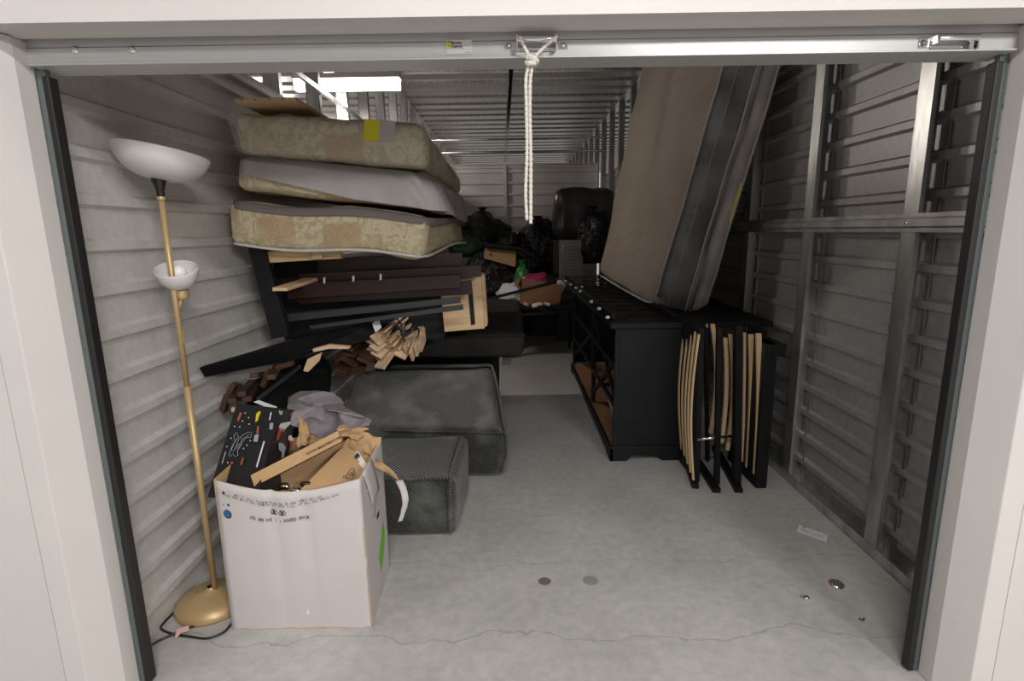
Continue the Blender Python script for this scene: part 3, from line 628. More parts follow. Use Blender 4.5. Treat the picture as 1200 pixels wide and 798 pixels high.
tag(MB().bar(P(302, 468, 2.25), P(352, 429, 2.6), .012, .014).build('metal_rod', M_charw, bevel=.001), 'thin dark metal rod slanting behind the printed black box', 'metal rod')
# black filler heap added to darken this corner; it carries the loose parts
def bag(c, rx, ry, rz, name, lab, m_=M_bag, seed=0, knot=True, cat='garbage bag', group=None, wr=.16):
    mb = MB(); c = Vector(c)
    def fn(u, v):
        th = u * 2 * PI; ph_ = (v - .5) * PI; q = Vector((math.cos(ph_) * math.cos(th), math.cos(ph_) * math.sin(th), math.sin(ph_)))
        k = 1 + wr * noise.noise(q * 1.7 + Vector((seed, 0, 0))) + wr * .55 * noise.noise(q * 5 + Vector((0, seed, 0))) + wr * .35 * abs(noise.noise(q * 11 + Vector((0, 0, seed))))
        p = Vector((q.x * rx, q.y * ry, q.z * rz)) * k
        if p.z < -rz * .72: p.z = -rz * .72 + (p.z + rz * .72) * .1
        return c + p
    mb.grid(fn, 56, 36); t = thing(name, c - Vector((0, 0, rz * .75)), lab, cat, group)
    weld(mb.build('bag', m_, t), .002)
    if knot:
        mk_ = MB(); top = fn(0, 1); mk_.grid(lambda u, v: top + Vector((math.cos(u * 2 * PI) * (.02 + .05 * v * v) * (1 + .3 * math.sin(u * 19)), math.sin(u * 2 * PI) * (.02 + .05 * v * v) * (1 + .3 * math.cos(u * 13)), -.02 + .09 * v)), 20, 6); mk_.build('tied_neck', m_, t)
    return t
hp = thing('filler_heap', (-1.16, 2.85, 0), 'shapeless black filler heap added to darken the gap between the white box and the left wall', 'bag')
weld(softhex(MB(), [Vector(v) for v in ((-1.37, 2.50, 0), (-.86, 2.50, 0), (-1.37, 3.2, 0), (-1.1, 3.1, 0), (-1.36, 2.62, .80), (-.90, 2.60, .62), (-1.36, 3.2, .84), (-1.1, 3.2, .80))], .12, (22, 22, 16), .045, 5, 9).build('bag', M_heap, hp))
# ================================================================ FLOOR LAMP
LB = PZ(250, 708, 0); LB.z = 0
lp = thing('floor_lamp', LB, 'tall gold floor lamp with white bowl shade and small reading shade', 'floor lamp')
prof = [(.0001, .001), (.150, .001), (.153, .012), (.146, .030), (.115, .050), (.060, .066), (.025, .074), (.016, .085)]
MB().lathe([(r * .92, z) for r, z in prof], 40, LB).build('base', M_gold, lp)
Yl = LB.y
ptop = P(188, 226, Yl - .02); pbot = P(264, 690, Yl); pbot = Vector((LB.x + .015, Yl, .075))
pm = ptop.lerp(pbot, .45)
MB().tube([pbot, pm], .0125, 14).build('pole', M_gold, lp); MB().tube([pm, ptop], .0105, 14).build('pole', M_gold, lp)
up = (ptop - pbot).normalized()
MB().lathe([(.012, -.015), (.014, -.004), (.013, .006), (.015, .010), (.0165, .02), (.022, .035), (.024, .042), (.024, .06), (.0001, .06)], 20, ptop + up * .0, up).build('socket', M_blackp, lp)
MB().lathe([(.013, 0), (.015, .006), (.013, .012)], 20, ptop - up * .025, up).build('collar', M_gold, lp)
ax = Vector((-.13, .05, 1)).normalized()
def bowl(r, h, c0, ax, nm, m_, parent):
    pr_ = []
    for k in range(15):
        t = k / 14; a_ = t * PI / 2
        pr_.append((max(.0001, r * (.18 + .82 * math.sin(a_))) if k else .0001, h * (1 - math.cos(a_) ** 1.15)))
    inner = [(x * .975, z + .004) for x, z in pr_[::-1]]
    return MB().lathe(pr_ + inner, 44, c0, ax).build(nm, m_, parent)
sc = P(187, 211, Yl - .01)
bowl(.151, .098, sc, Vector((.165, .1, 1)).normalized(), 'lamp_shade', M_glass, lp)
s2 = P(212, 337, Yl + .02)
bowl(.072, .075, s2, Vector((.12, -.38, 1)).normalized(), 'reading_shade', M_glass, lp)
bm_ = MB(); bc = s2 + Vector((.003, -.004, .052)); bm_.lathe([(.0001, -.03), (.014, -.028), (.024, -.012), (.027, .004), (.022, .02), (.010, .03), (.0001, .031)], 20, bc); bm_.build('light_bulb', M_bulb, lp)
MB().lathe([(.0001, -.036), (.024, -.036), (.026, -.030), (.027, -.006), (.022, 0), (.0001, .001)], 20, s2 + Vector((-.0, 0, -.004)), (.12, -.1, 1)).build('shade_holder', M_gold, lp)
MB().tube(smoothpts([s2 + Vector((0, 0, -.03)), s2 + Vector((-.012, -.01, -.075)), s2 + Vector((-.02, -.015, -.11)), s2 + Vector((-.005, -.02, -.16)), pbot.lerp(ptop, .655) + Vector((.004, 0, 0))], 6), .008, 10).build('arm', M_gold, lp)
def fp(px, py, z=.006): return PZ(px, py, z)
cord = smoothpts([fp(236, 689), fp(221, 697), fp(208, 713), fp(192, 730), fp(189, 737), fp(203, 743), fp(222, 746), fp(243, 748), fp(262, 741), fp(272, 730), fp(280, 722)], 8)
MB().tube(cord, .0042, 8).tube(smoothpts([fp(258, 722), fp(235, 731), fp(213, 739, .012), fp(190, 749), fp(168, 761), fp(160, 765)], 8), .0042, 8).build('power_cord', M_blackp, lp)
MB().tube([fp(214, 706, .008), fp(210, 709, .008)], .008, 8).build('cord_switch', M_blackp, lp)
tag(MB().prism([fp(205, 745, .014), fp(208, 737, .022), fp(221, 733, .018), fp(222, 739, .014), fp(212, 742, .018), fp(206, 749, .012)], (0, 0, .0015)).build('paper_tag', M_pinkp), 'small torn pink paper tag on the lamp cord near the white box', 'paper scrap')
# ================================================================ WHITE CARDBOARD BOX
A0 = PZ(272, 737, 0.002); B0 = PZ(436, 735, 0.002); C0 = PZ(457, 660, 0.002); D0 = A0 + (C0 - B0)
A1 = P(250, 562, A0.y - .0); B1 = P(421, 561, B0.y - .0); C1 = P(447, 512, C0.y - .0); zt1 = (A1.z + B1.z) / 2; D1 = A1 + (C1 - B1)
wbx = thing('cardboard_box', (A0 + C0) / 2, 'large open white cardboard box full of empty packaging in the left foreground', 'box')
def panel(a, b, a1, b1, name, sagz=0, bulge=0, th=.003, out=None):
    # double skinned wall: outer white (0), inner brown (1)
    nrm = (b - a).cross(a1 - a).normalized()
    if out is not None and nrm.dot(out) < 0: nrm = -nrm
    def sf(o_):
        def f_(u, v):
            p = a.lerp(b, u).lerp(a1.lerp(b1, u), v); s_ = sagz * math.sin(PI * u) ** 1.0 * v ** 3
            p = p + Vector((0, 0, -s_)) + nrm * (bulge * math.sin(PI * u) * v * v + o_ + (.0015 * noise.noise(p * 18)))
            for uc in (.38, .60):      # soft vertical creases of the front wall
                if bulge: p = p - nrm * .011 * max(0, 1 - abs(u - uc - .04 * (1 - v)) / .04) * (.3 + .7 * v)
            return p
        return f_
    mb = MB(); mb.grid(sf(0), 26, 16, 0); mb.grid(sf(-th), 26, 16, 1)
    n1, n2 = 27, 17; o_ = n1 * n2
    rim_ = [(n2 - 1) * n1 + i for i in range(n1)]
    for i in range(26): mb.f.append([rim_[i], rim_[i + 1], o_ + rim_[i + 1], o_ + rim_[i]]); mb.m.append(1); mb.sm.append(False)
    for j in range(n2 - 1):
        for e_ in (0, n1 - 1): mb.f.append([j * n1 + e_, (j + 1) * n1 + e_, o_ + (j + 1) * n1 + e_, o_ + j * n1 + e_]); mb.m.append(1); mb.sm.append(False)
    return mb.build(name, [M_card_w, M_card], wbx), sf
front, fsf = panel(A0, B0, A1, B1, 'front_panel', .045, .010, out=Vector((0, -1, 0)))
right, rsf = panel(B0, C0, B1, C1, 'side_panel', 0, .0, out=Vector((1, 0, 0)))
panel(D0, C0, D1, C1, 'back_panel', 0, 0, out=Vector((0, 1, 0))); panel(A0, D0, A1, D1, 'side_panel', 0, 0, out=Vector((-1, 0, 0)))
MB().add([A0, B0, C0, D0], [(0, 1, 2, 3)]).build('bottom', M_card, wbx, solid=.004)
# creased torn top of right panel and kraft strap
MB().grid(lambda u, v: rsf(.003)(.1 + .35 * u + .25 * (1 - v), 1 - .30 * (1 - v)) + Vector((.004 * math.sin(v * 3), 0, 0)), 3, 8).build('crease_flap', M_card_w, wbx, solid=.002)
st = smoothpts([P(427, 536, 2.1), P(436, 540, 2.12), P(447, 546, 2.14), P(458, 553, 2.12), P(466, 561, 2.10), P(472, 572, 2.08), P(475, 586, 2.06), P(473, 598, 2.06), P(469, 611, 2.06)], 5)
def ribbon(c, wds, name, m_, parent, side):
    mb = MB(); n_ = len(c) - 1
    mb.grid(lambda u, v: c[round(u * n_)] + Vector(side) * (v - .5) * wds[min(len(wds) - 1, int(u * len(wds)))], n_, 1); return mb.build(name, m_, parent, solid=.002)
h_ = len(st) // 2
ribbon(st[:h_ + 2], [.06, .055, .05, .045, .04], 'tear_strip', M_card, wbx, (-.45, .5, .75)); ribbon(st[h_ + 1:], [.03, .028, .024, .02], 'tear_strip', M_card_w, wbx, (.9, .3, .1))
# prints on the front wall (upside down, as the box stands upside down)
def on_front(u, v): return fsf(.0025)(u, v)
ux = (B0 - A0).normalized(); uz = (A1 - A0).normalized()
def uv_front(px, py):
    # solve for (u, v) on the flat panel
    r = ray(px, py); nrm = (B0 - A0).cross(A1 - A0); t = nrm.dot(A0 - Vector((0, 0, H))) / nrm.dot(r); p = Vector((0, 0, H)) + r * t
    v = (p - A0).dot(uz) / (A1 - A0).length; a = A0.lerp(A1, v); b = B0.lerp(B1, v); return (p - a).dot(ux) / (b - a).length, v
def disc(px, py, r, m_, name, ring=0, rx=1):
    u, v = uv_front(px, py); mb = MB(); n_ = 24; vs = []; ww = (B0 - A0).length; hh = (A1 - A0).length
    for rr_ in (r, ring if ring else 0):
        for k in range(n_): vs.append(fsf(.002)(u + rr_ * rx * math.cos(2 * PI * k / n_) / ww, v + rr_ * math.sin(2 * PI * k / n_) / hh))
    mb.add(vs, [(k, (k + 1) % n_, n_ + (k + 1) % n_, n_ + k) for k in range(n_)]); return mb.build(name, m_, wbx)
disc(267, 600.5, .0185, M_ink, 'logo_ring', 0, .85); o = disc(266.5, 600, .0160, M_blue, 'logo_disc', 0, .85); o.location.y -= .001
disc(268, 589, .005, M_ink, 'logo_dot'); disc(262, 589.5, .0025, M_ink, 'logo_dot'); disc(262, 575, .0055, M_ink, 'logo_dot')
for px in (320.5, 331): disc(px, 592.5, .0135, M_ink, 'warning_ring', .0112)
def slash(px, py, s_, wd):
    u, v = uv_front(px, py); ww = (B0 - A0).length; hh = (A1 - A0).length; a, b = [fsf(.003)(u + k * s_ / ww, v + k * .0095 / hh) for k in (-1, 1)]
    MB().bar(a, b, .001, wd, (1, 0, 0)).build('warning_slash', M_ink, wbx)
for px in (320.5, 331): slash(px, 592.5, .010, .003); slash(px, 592.5, -.004, .005)
def arc_text(body, pts, size, bold=0):   # upside-down words following the sagging rim
    n_ = len(body)
    for i, ch in enumerate(body):
        if ch == ' ': continue
        t = i / (n_ - 1); k = t * (len(pts) - 1); j = min(int(k), len(pts) - 2); f_ = k - j
        px = pts[j][0] + (pts[j + 1][0] - pts[j][0]) * f_; py = pts[j][1] + (pts[j + 1][1] - pts[j][1]) * f_
        u, v = uv_front(px, py); p = fsf(.0075)(u, v); q = fsf(.003)(u - .02, v + (pts[j + 1][1] - pts[j][1]) * .0007)
        yield ch, p
def print_words(body, pts, size, bold=0):
    mbs = MB()
    for ch, p in arc_text(body, pts, size, bold):
        o = text(ch, size, p, -ux, -uz, M_ink, wbx, bold=bold)
        vs = [v.co.copy() + Vector(wbx.location) for v in o.data.vertices]; vs = [v - ux * ((v - p).dot(ux) * .32) for v in vs]; fs = [tuple(f.vertices) for f in o.data.polygons]; mbs.add(vs, fs); me = o.data; bpy.data.objects.remove(o); bpy.data.meshes.remove(me)
    mbs.build('printed_words', M_ink, wbx)
print_words('NE PAS COUPER ! / DO NOT CUT', [(363, 596), (349, 597.5), (332, 600), (312, 600), (296, 597.5)], .0165, .0005)
print_words('TEAR ALONG THE TOP OF THIS BOX TO REMOVE THE FILM AND OPEN', [(398, 571), (372, 575), (345, 580), (315, 580), (290, 577), (264, 574)], .0115, .0002)
print_words('USE THE LOWER PART OF THE BOX TO REMOVE THE FILM', [(378, 570), (352, 574), (330, 577), (310, 576), (278, 572)], .0115, .0002)
# side mark: small ink mark, green sticker
def on_right(u, v, o_=.002): return rsf(o_)(u, v)
MB().add([on_right(.50, .27), on_right(.78, .42), on_right(.82, .34), on_right(.80, .27), on_right(.55, .13)], [(0, 1, 2, 3, 4)]).build('green_sticker', M_lime, wbx)
MB().add([on_right(.52, .57), on_right(.62, .57), on_right(.62, .535), on_right(.52, .535)], [(0, 1, 2, 3)]).build('ink_mark', M_ink, wbx)
MB().bar(on_right(.40, .60), on_right(.55, .68), .001, .002, (0, 1, 0)).build('ink_stroke', M_ink, wbx)
MB().prism([P(x, y, A0.y - .004) for x, y in ((361, 713), (363, 720), (359, 719))], (0, -.001, 0)).build('scuff', M_paper, wbx)
# ================================================================ PACKAGING IN THE BOX
# printed black carton
f = [P(252, 553, 1.99), P(309, 553, 1.93), P(277, 473, 2.19), P(326, 478, 2.13)]
dd = P(349, 481, 2.30) - P(326, 478, 2.13)
bx = thing('printed_carton', f[0], 'black printed carton with tool pictures standing in the white box', 'box')
down = (f[0] - f[2]).normalized() * .10
c = [f[0] + down, f[1] + down, f[0] + down + dd, f[1] + down + dd, f[2], f[3], f[2] + dd, f[3] + dd]
MB().hexa(c).build('carton_body', M_box, bx, bevel=.002)
fx_ = (f[1] - f[0]); fn_ = (f[1] - f[0]).cross(f[2] - f[0]).normalized(); fn_ = fn_ if fn_.y < 0 else -fn_
def bil(q, u, v, o_=.0018, n_=None): return q[0].lerp(q[1], u).lerp(q[2].lerp(q[3], u), v) + (n_ or fn_) * o_
def qpx(px, py, x0=250, y0=465, s_=8.4): return (x0 + px / s_, y0 + py / s_)
def inv(q, px, py): # pixel to bilinear uv on a quad (Newton)
    u = v = .5
    def pj(p):
        r = CM.transposed() @ (p - Vector((0, 0, H))); return 600 + F * r.x / -r.z, 399 - F * r.y / -r.z
    for _ in range(12):
        x, y = pj(bil(q, u, v, 0)); xu, yu = pj(bil(q, u + .01, v, 0)); xv, yv = pj(bil(q, u, v + .01, 0))
        a, b, c_, d_2 = (xu - x) / .01, (xv - x) / .01, (yu - y) / .01, (yv - y) / .01; det = a * d_2 - b * c_
        ex, ey = px - x, py - y; u += (ex * d_2 - b * ey) / det; v += (a * ey - ex * c_) / det
    return u, v
def pq(q, pts, name, m_, parent, n_=None, off=.0018, raw=False):
    vs = []
    for a in pts:
        x, y = a if raw else qpx(*a); u, v = inv(q, x, y); vs.append(bil(q, u, v, off, n_))
    return MB().add(vs, [tuple(range(len(vs)))]).build(name, m_, parent)
def ptube(q, pts, r, name, m_, parent, n_=None, raw=False):
    vs = []
    for a in pts:
        x, y = a if raw else qpx(*a); u, v = inv(q, x, y); vs.append(bil(q, u, v, .0012, n_))
    return MB().tube(vs, r, 5).build(name, m_, parent)
for k, (x, y) in enumerate(((317, 162), (290, 240), (357, 270), (350, 207), (263, 297), (212, 293), (176, 409), (136, 492), (367, 434), (334, 478), (301, 511), (145, 650), (187, 655))):
    pq(f, [(x + 7 * math.cos(a), y + 7 * math.sin(a)) for a in [i * PI / 3 for i in range(6)]], 'printed_dot', M_paper, bx)
ptube(f, [(232, 352), (250, 395), (225, 430), (190, 480), (155, 570), (170, 590), (195, 560), (215, 590), (245, 575), (240, 530), (280, 470), (275, 420), (320, 400), (370, 400), (378, 355), (345, 348), (290, 380), (250, 420), (230, 480), (200, 540), (180, 520), (215, 440), (205, 380), (232, 352)], .0010, 'printed_chassis', M_gprint, bx)
ptube(f, [(265, 455), (240, 480), (225, 520), (250, 500), (262, 470), (300, 430), (340, 380), (355, 370)], .0009, 'printed_chassis', M_gprint, bx)
for q_, m_ in (([(450, 145), (470, 145), (440, 235), (415, 255), (425, 170)], M_yellow), ([(435, 290), (455, 290), (450, 365), (425, 370)], M_orange), ([(410, 375), (452, 372), (438, 445), (397, 440)], M_gprint), ([(262, 155), (288, 160), (255, 240), (234, 235)], M_orange), ([(290, 595), (304, 598), (285, 675), (266, 668)], M_orange), ([(496, 438), (511, 440), (437, 695), (422, 690)], M_paper), ([(567, 152), (578, 154), (562, 232), (550, 228)], M_paper), ([(560, 258), (594, 262), (584, 325), (552, 318)], M_gprint), ([(120, 538), (130, 540), (94, 660), (84, 656)], M_gprint), ([(175, 640), (200, 640), (195, 665), (172, 660)], M_orange)):
    pq(f, q_, 'printed_patch', m_, bx)
g = [f[1], f[1] + dd, f[3], f[3] + dd]; gn = (g[1] - g[0]).cross(g[2] - g[0]).normalized(); gn = gn if gn.y < 0 else -gn
for q_, m_ in (([(640, 295), (660, 262), (765, 240), (755, 268), (700, 320), (690, 345), (655, 335)], M_paper), ([(640, 300), (690, 310), (695, 335), (660, 350), (635, 430), (612, 415), (625, 370)], M_red), ([(735, 385), (760, 378), (785, 420), (780, 460), (755, 430), (733, 420)], M_paper), ([(735, 425), (782, 440), (765, 525), (748, 505), (752, 470)], M_red), ([(640, 455), (680, 455), (712, 500), (700, 540), (690, 600), (665, 605), (670, 545), (640, 520)], M_gprint), ([(748, 165), (820, 180), (818, 190), (746, 182)], M_red)):
    pq(g, q_, 'printed_tool', m_, bx, gn)
u, v = inv(g, *qpx(640, 172)); text('ter', .030, bil(g, u, v, .0005, gn), g[1] - g[0], g[2] - g[0], M_paper, bx, bold=.001)
MB().prism([P(x, y, 2.2) for x, y in ((297, 471), (303, 469), (325, 477), (319, 480))], (0, .002, 0)).build('white_flap', M_paper, bx)
# long flat brown carton with web address along its edge
e0, e1, e2, e3 = P(298, 570, 1.90), P(401, 517, 2.06), P(294, 558, 1.90), P(396, 506, 2.06)
bc_ = thing('flat_carton', e0, 'flat open brown carton with printed web address along its edge in the white box', 'box')
dn = Vector((.06, .16, -.20)).normalized()
MB().hexa([e0, e1, e0 + Vector((-.03, .05, 0)) * .1, e1 + Vector((-.03, .05, 0)) * .1, e2, e3, e2 + Vector((0, .004, 0)), e3 + Vector((0, .004, 0))]).build('edge_panel', M_card, bc_)
dn = Vector((.02, .0, -.20)); b_ = Vector((.01, .15, -.03)); MB().prism([e0 + b_, e1 + b_, e1 + b_ + dn, e0 + b_ + dn], (0, .004, 0)).build('inner_panel', M_card, bc_); dn2 = Vector((-.02, .14, -.10)); MB().prism([e2, e3, e3 + dn2, e2 + dn2], (0, 0, .004)).build('top_panel', M_card, bc_)
q = [e0, e1, e2, e3]; en = (e1 - e0).cross(e2 - e0).normalized(); en = en if en.y < 0 else -en
u, v = inv(q, 360, 534.5); text('WWW.SMARTERS.COM', .0132, bil(q, u, .36, .0015, en), e1 - e0, e2 - e0, M_brown, bc_, bold=.0003)
# kraft carton with white label and script logo
g0, g1, g2, g3 = P(350, 573, 1.90), P(421, 557, 1.98), P(402, 524, 2.10), P(428, 549, 2.06)
kc_ = thing('kraft_carton', g0, 'tilted kraft carton with a white label and dark script logo in the white box', 'box')
MB().prism([P(346, 580, 1.88), P(425, 580, 1.92), P(427, 551, 2.03), P(401, 524, 2.13)], (.015, .05, -.01)).build('carton_face', M_card, kc_)
MB().prism([P(401, 524, 2.13), P(427, 551, 2.03), P(436, 540, 2.10), P(411, 508, 2.2)], (.0, .004, .0)).build('carton_side', M_card, kc_)
MB().prism([P(414, 536, 2.090), P(427, 550, 2.035), P(431, 545, 2.055), P(419, 528, 2.11)], (0, -.004, .001)).build('white_label', M_paper, kc_)
MB().prism([P(415, 535, 2.075), P(418, 538, 2.065), P(422, 534, 2.075), P(419, 530, 2.09)], (0, -.002, .001)).build('label_print', M_ink, kc_)
sc_ = [P(x, y, 1.965) for x, y in ((402, 560), (404, 557), (406, 561), (408, 554), (410, 558), (412, 552), (413, 558), (415, 549), (416, 556), (414, 560), (405, 560))]
MB().tube(smoothpts(sc_, 3), .0012, 5).tube(smoothpts([P(407, 556, 1.965), P(411, 550, 1.97), P(415, 548, 1.975)], 3), .0011, 5).build('script_logo', M_ink, kc_)
# crumpled flaps
def crumple(q, Ys, lab, nm='cardboard_flap', m_=M_card, amp=.02, seed=0):
    a, b, c_, d_3 = [P(x, y, yy) for (x, y), yy in zip(q, Ys)]
    mb = MB(); mb.grid(lambda u, v: a.lerp(b, u).lerp(c_.lerp(d_3, u), v) + noise.noise_vector(Vector((u * 3 + seed, v * 3, 0))) * amp, 10, 8, smooth=False)
    return tag(mb.build(nm, m_, solid=.004), lab, 'cardboard')
crumple(((408, 522), (434, 548), (412, 506), (446, 513)), (2.12, 2.10, 2.2, 2.22), 'brown inner cardboard flap at the right rear of the white box', seed=2)
crumple(((349, 523), (362, 520), (350, 488), (361, 497)), (2.2, 2.2, 2.24, 2.24), 'torn brown cardboard piece right of the printed carton', amp=.012, seed=4)
crumple(((362, 522), (385, 518), (361, 509), (382, 508)), (2.2, 2.2, 2.3, 2.3), 'small brown cardboard flap under the grey cloth', amp=.01, seed=5)
crumple(((392, 512), (420, 516), (398, 500), (432, 503)), (2.15, 2.15, 2.25, 2.25), 'crumpled brown paper behind the flat carton', amp=.03, seed=6)
for k, (x, y) in enumerate(((330, 568), (345, 570), (356, 565))):
    p = P(x, y, 1.93); c = boxc(p.x - .02, p.x + .02, p.y, p.y + .03, p.z - .03, p.z - .008)
    tag(weld(softhex(MB(), c, .012, (8, 8, 6), .012, 20, k + 3).build('foil_wrapping', M_chrome if k < 2 else M_blackp)), ('small silver foil scrap at the left of the sagging box rim', 'silver foil scrap in the middle of the sagging box rim', 'crumpled black plastic scrap beside the foil in the box')[k], 'packaging scrap')
# grey cloth heap
mb = MB(); rim_px = [(339, 466), (352, 459), (372, 457), (393, 460), (405, 472), (420, 484), (438, 493), (437, 500), (424, 502), (412, 512), (398, 516), (380, 514), (362, 507), (350, 496), (342, 484)]
cc = P(385, 482, 2.42); R_ = [P(x, y, 2.5 if y < 480 else 2.28) for x, y in rim_px]
R_ = R_ + [R_[0]]; nr = len(R_) - 1
def clothpt(u, v):
    k = u * nr; j = min(int(k), nr - 1); e_ = R_[j].lerp(R_[j + 1], k - j); p = cc.lerp(e_, v)
    q_ = Vector((p.x * 5 + p.z * 3, p.z * 9 - p.x * 4, p.y * 5)); rg = 1 - abs(noise.noise(q_)) * 2.6; rg2 = 1 - abs(noise.noise(q_ * 2.1 + Vector((5, 1, 2)))) * 2.4
    return p + Vector((0, -.05 * (1 - v * v) - .045 * rg - .018 * rg2, .03 * (1 - v * v) + .022 * rg)) + noise.noise_vector(p * 8) * .012
mb.grid(clothpt, 130, 40)
tag(mb.build('grey_cloth', M_cloth, solid=.004), 'crumpled grey cloth garment heaped behind the white box', 'cloth')
# ================================================================ BLACK DRESSER (right)
X0, X1, Y0, Y1 = .655, 1.10, 3.40, 5.75; ZT = P(713, 379, 3.38).z
dr = thing('dresser', ((X0 + X1) / 2, (Y0 + Y1) / 2, 0), 'long black open dresser frame without drawers, on the right of the aisle', 'dresser')
MB().box((X0 - .035, Y0 - .03, ZT - .035), (X1 + .54, Y1 + .03, ZT)).build('top', M_blackw, dr, bevel=.004)
MB().box((X0 + .02, Y0, .10), (X1, Y0 + .02, ZT - .035)).build('end_panel', M_blackw, dr, bevel=.003)
MB().box((X0 - .0, Y0 - .005, .08), (X0 + .03, Y0 + .03, ZT - .035)).build('corner_post', M_blackw, dr, bevel=.003)
MB().box((X0 + .02, Y1 - .02, .10), (X1, Y1, ZT - .035)).build('end_panel', M_blackw, dr, bevel=.003)
MB().box((X0 - .0, Y1 - .03, .08), (X0 + .03, Y1 + .005, ZT - .035)).build('corner_post', M_blackw, dr, bevel=.003)
for y in (4.35,): MB().box((X0, y, .1), (X0 + .03, y + .05, ZT - .035)).build('front_post', M_blackw, dr)
pl_ = lambda x0, x1: None
mb = MB(); mb.prism([(X0 - .02, Y0 - .02, 0), (X0 + .09, Y0 - .02, 0), (X0 + .12, Y0 - .02, .035), (X1 - .15, Y0 - .02, .035), (X1 - .12, Y0 - .02, 0), (X1 + .01, Y0 - .02, 0), (X1 + .01, Y0 - .02, .10), (X0 - .02, Y0 - .02, .10)], (0, .02, 0)); mb.build('plinth', M_blackw, dr, bevel=.003)
mb = MB(); mb.prism([(X0 - .02, Y0 - .02, 0), (X0 - .02, Y0 + .12, 0), (X0 - .02, Y0 + .15, .03), (X0 - .02, Y1 - .15, .03), (X0 - .02, Y1 - .12, 0), (X0 - .02, Y1 + .02, 0), (X0 - .02, Y1 + .02, .09), (X0 - .02, Y0 - .02, .09)], (.02, 0, 0)); mb.build('plinth', M_blackw, dr, bevel=.003)
MB().box((X0, Y0, .07), (X1, Y1, .09)).build('bottom_shelf', M_cardd, dr)
for z in (.36, .62): MB().box((X0, Y0 + .02, z), (X0 + .02, Y1 - .02, z + .03)).build('drawer_rail', M_blackw, dr)
for z, y in ((.36, 3.9), (.62, 3.9), (.36, 4.9), (.62, 4.9)): MB().box((X0, y, z), (X1 - .02, y + .04, z + .02)).build('drawer_runner', M_blackw, dr)
for a, b in (((Y0 + .03, .68), (4.35, .2)), ((4.4, .68), (Y1 - .03, .2)), ((Y0 + .03, .40), (4.35, .80))): MB().bar((X0 + .02, a[0], a[1]), (X0 + .02, b[0], b[1]), .02, .035, (0, 0, 1)).build('cross_brace', M_blackw, dr)
tag(MB().prism([(X0 + .06, 3.55, .11), (X0 + .36, 3.55, .11), (X0 + .30, 4.1, .16), (X0 + .05, 4.0, .30)], (0, 0, .003)).build('loose_paper', M_paper), 'white sheet of paper lying inside the open black dresser', 'paper')
# bed grid on the dresser top
gd = thing('bed_grid', (.95, 4.9, ZT), 'black metal bed spring grid with pale clips lying on the dresser top', 'bed part')
zg = ZT + .025; gx0, gx1, gy0, gy1 = .66, 1.05, 3.5, 6.6
MB().bar((gx0, gy0, zg), (gx0, gy1, zg), .03, .03).build('side_rail', M_blackw, gd); MB().bar((gx1, gy0, zg), (gx1, gy1, zg), .03, .03).build('side_rail', M_blackw, gd)
for k in range(14):
    y = gy0 + .02 + (gy1 - gy0 - .04) * k / 13; mb = MB(); mb.tube([(gx0 + (gx1 - gx0) * t / 10, y + .04 * math.sin(t * 2.2), zg + .006 * (t % 2)) for t in range(11)], .0045, 6); mb.build('cross_wire', M_blackw, gd)
for k in range(3):
    x = gx0 + .1 + k * .1; MB().tube([(x + .015 * math.sin(t * 1.3), gy0 + (gy1 - gy0) * t / 30, zg + .004) for t in range(31)], .0035, 6).build('long_wire', M_blackw, gd)
for k, (px, py) in enumerate(((663, 329), (669, 333), (675, 337), (680, 341), (682, 336), (693, 353), (702, 361), (712, 371))):
    p = PZ(px, py, zg + .015); MB().box((p.x - .012, p.y - .012, p.z - .012), (p.x + .012, p.y + .012, p.z + .006)).build('clip', M_paper, gd, bevel=.003)
for k, (a, b, lab) in enumerate((((1.36, 3.95), (1.62, 5.6), 'black board lying flat on the dresser top behind the leaning mattress'), ((1.32, 4.1), (1.60, 5.5), 'second black board stacked on the one behind the leaning mattress'))):
    tag(MB().box((a[0] + .06, a[1] + .3, ZT + .001 + .03 * k), (b[0], b[1], ZT + .029 + .03 * k)).build('black_board', M_blackw, bevel=.003), lab, 'board', 'black boards on the dresser')
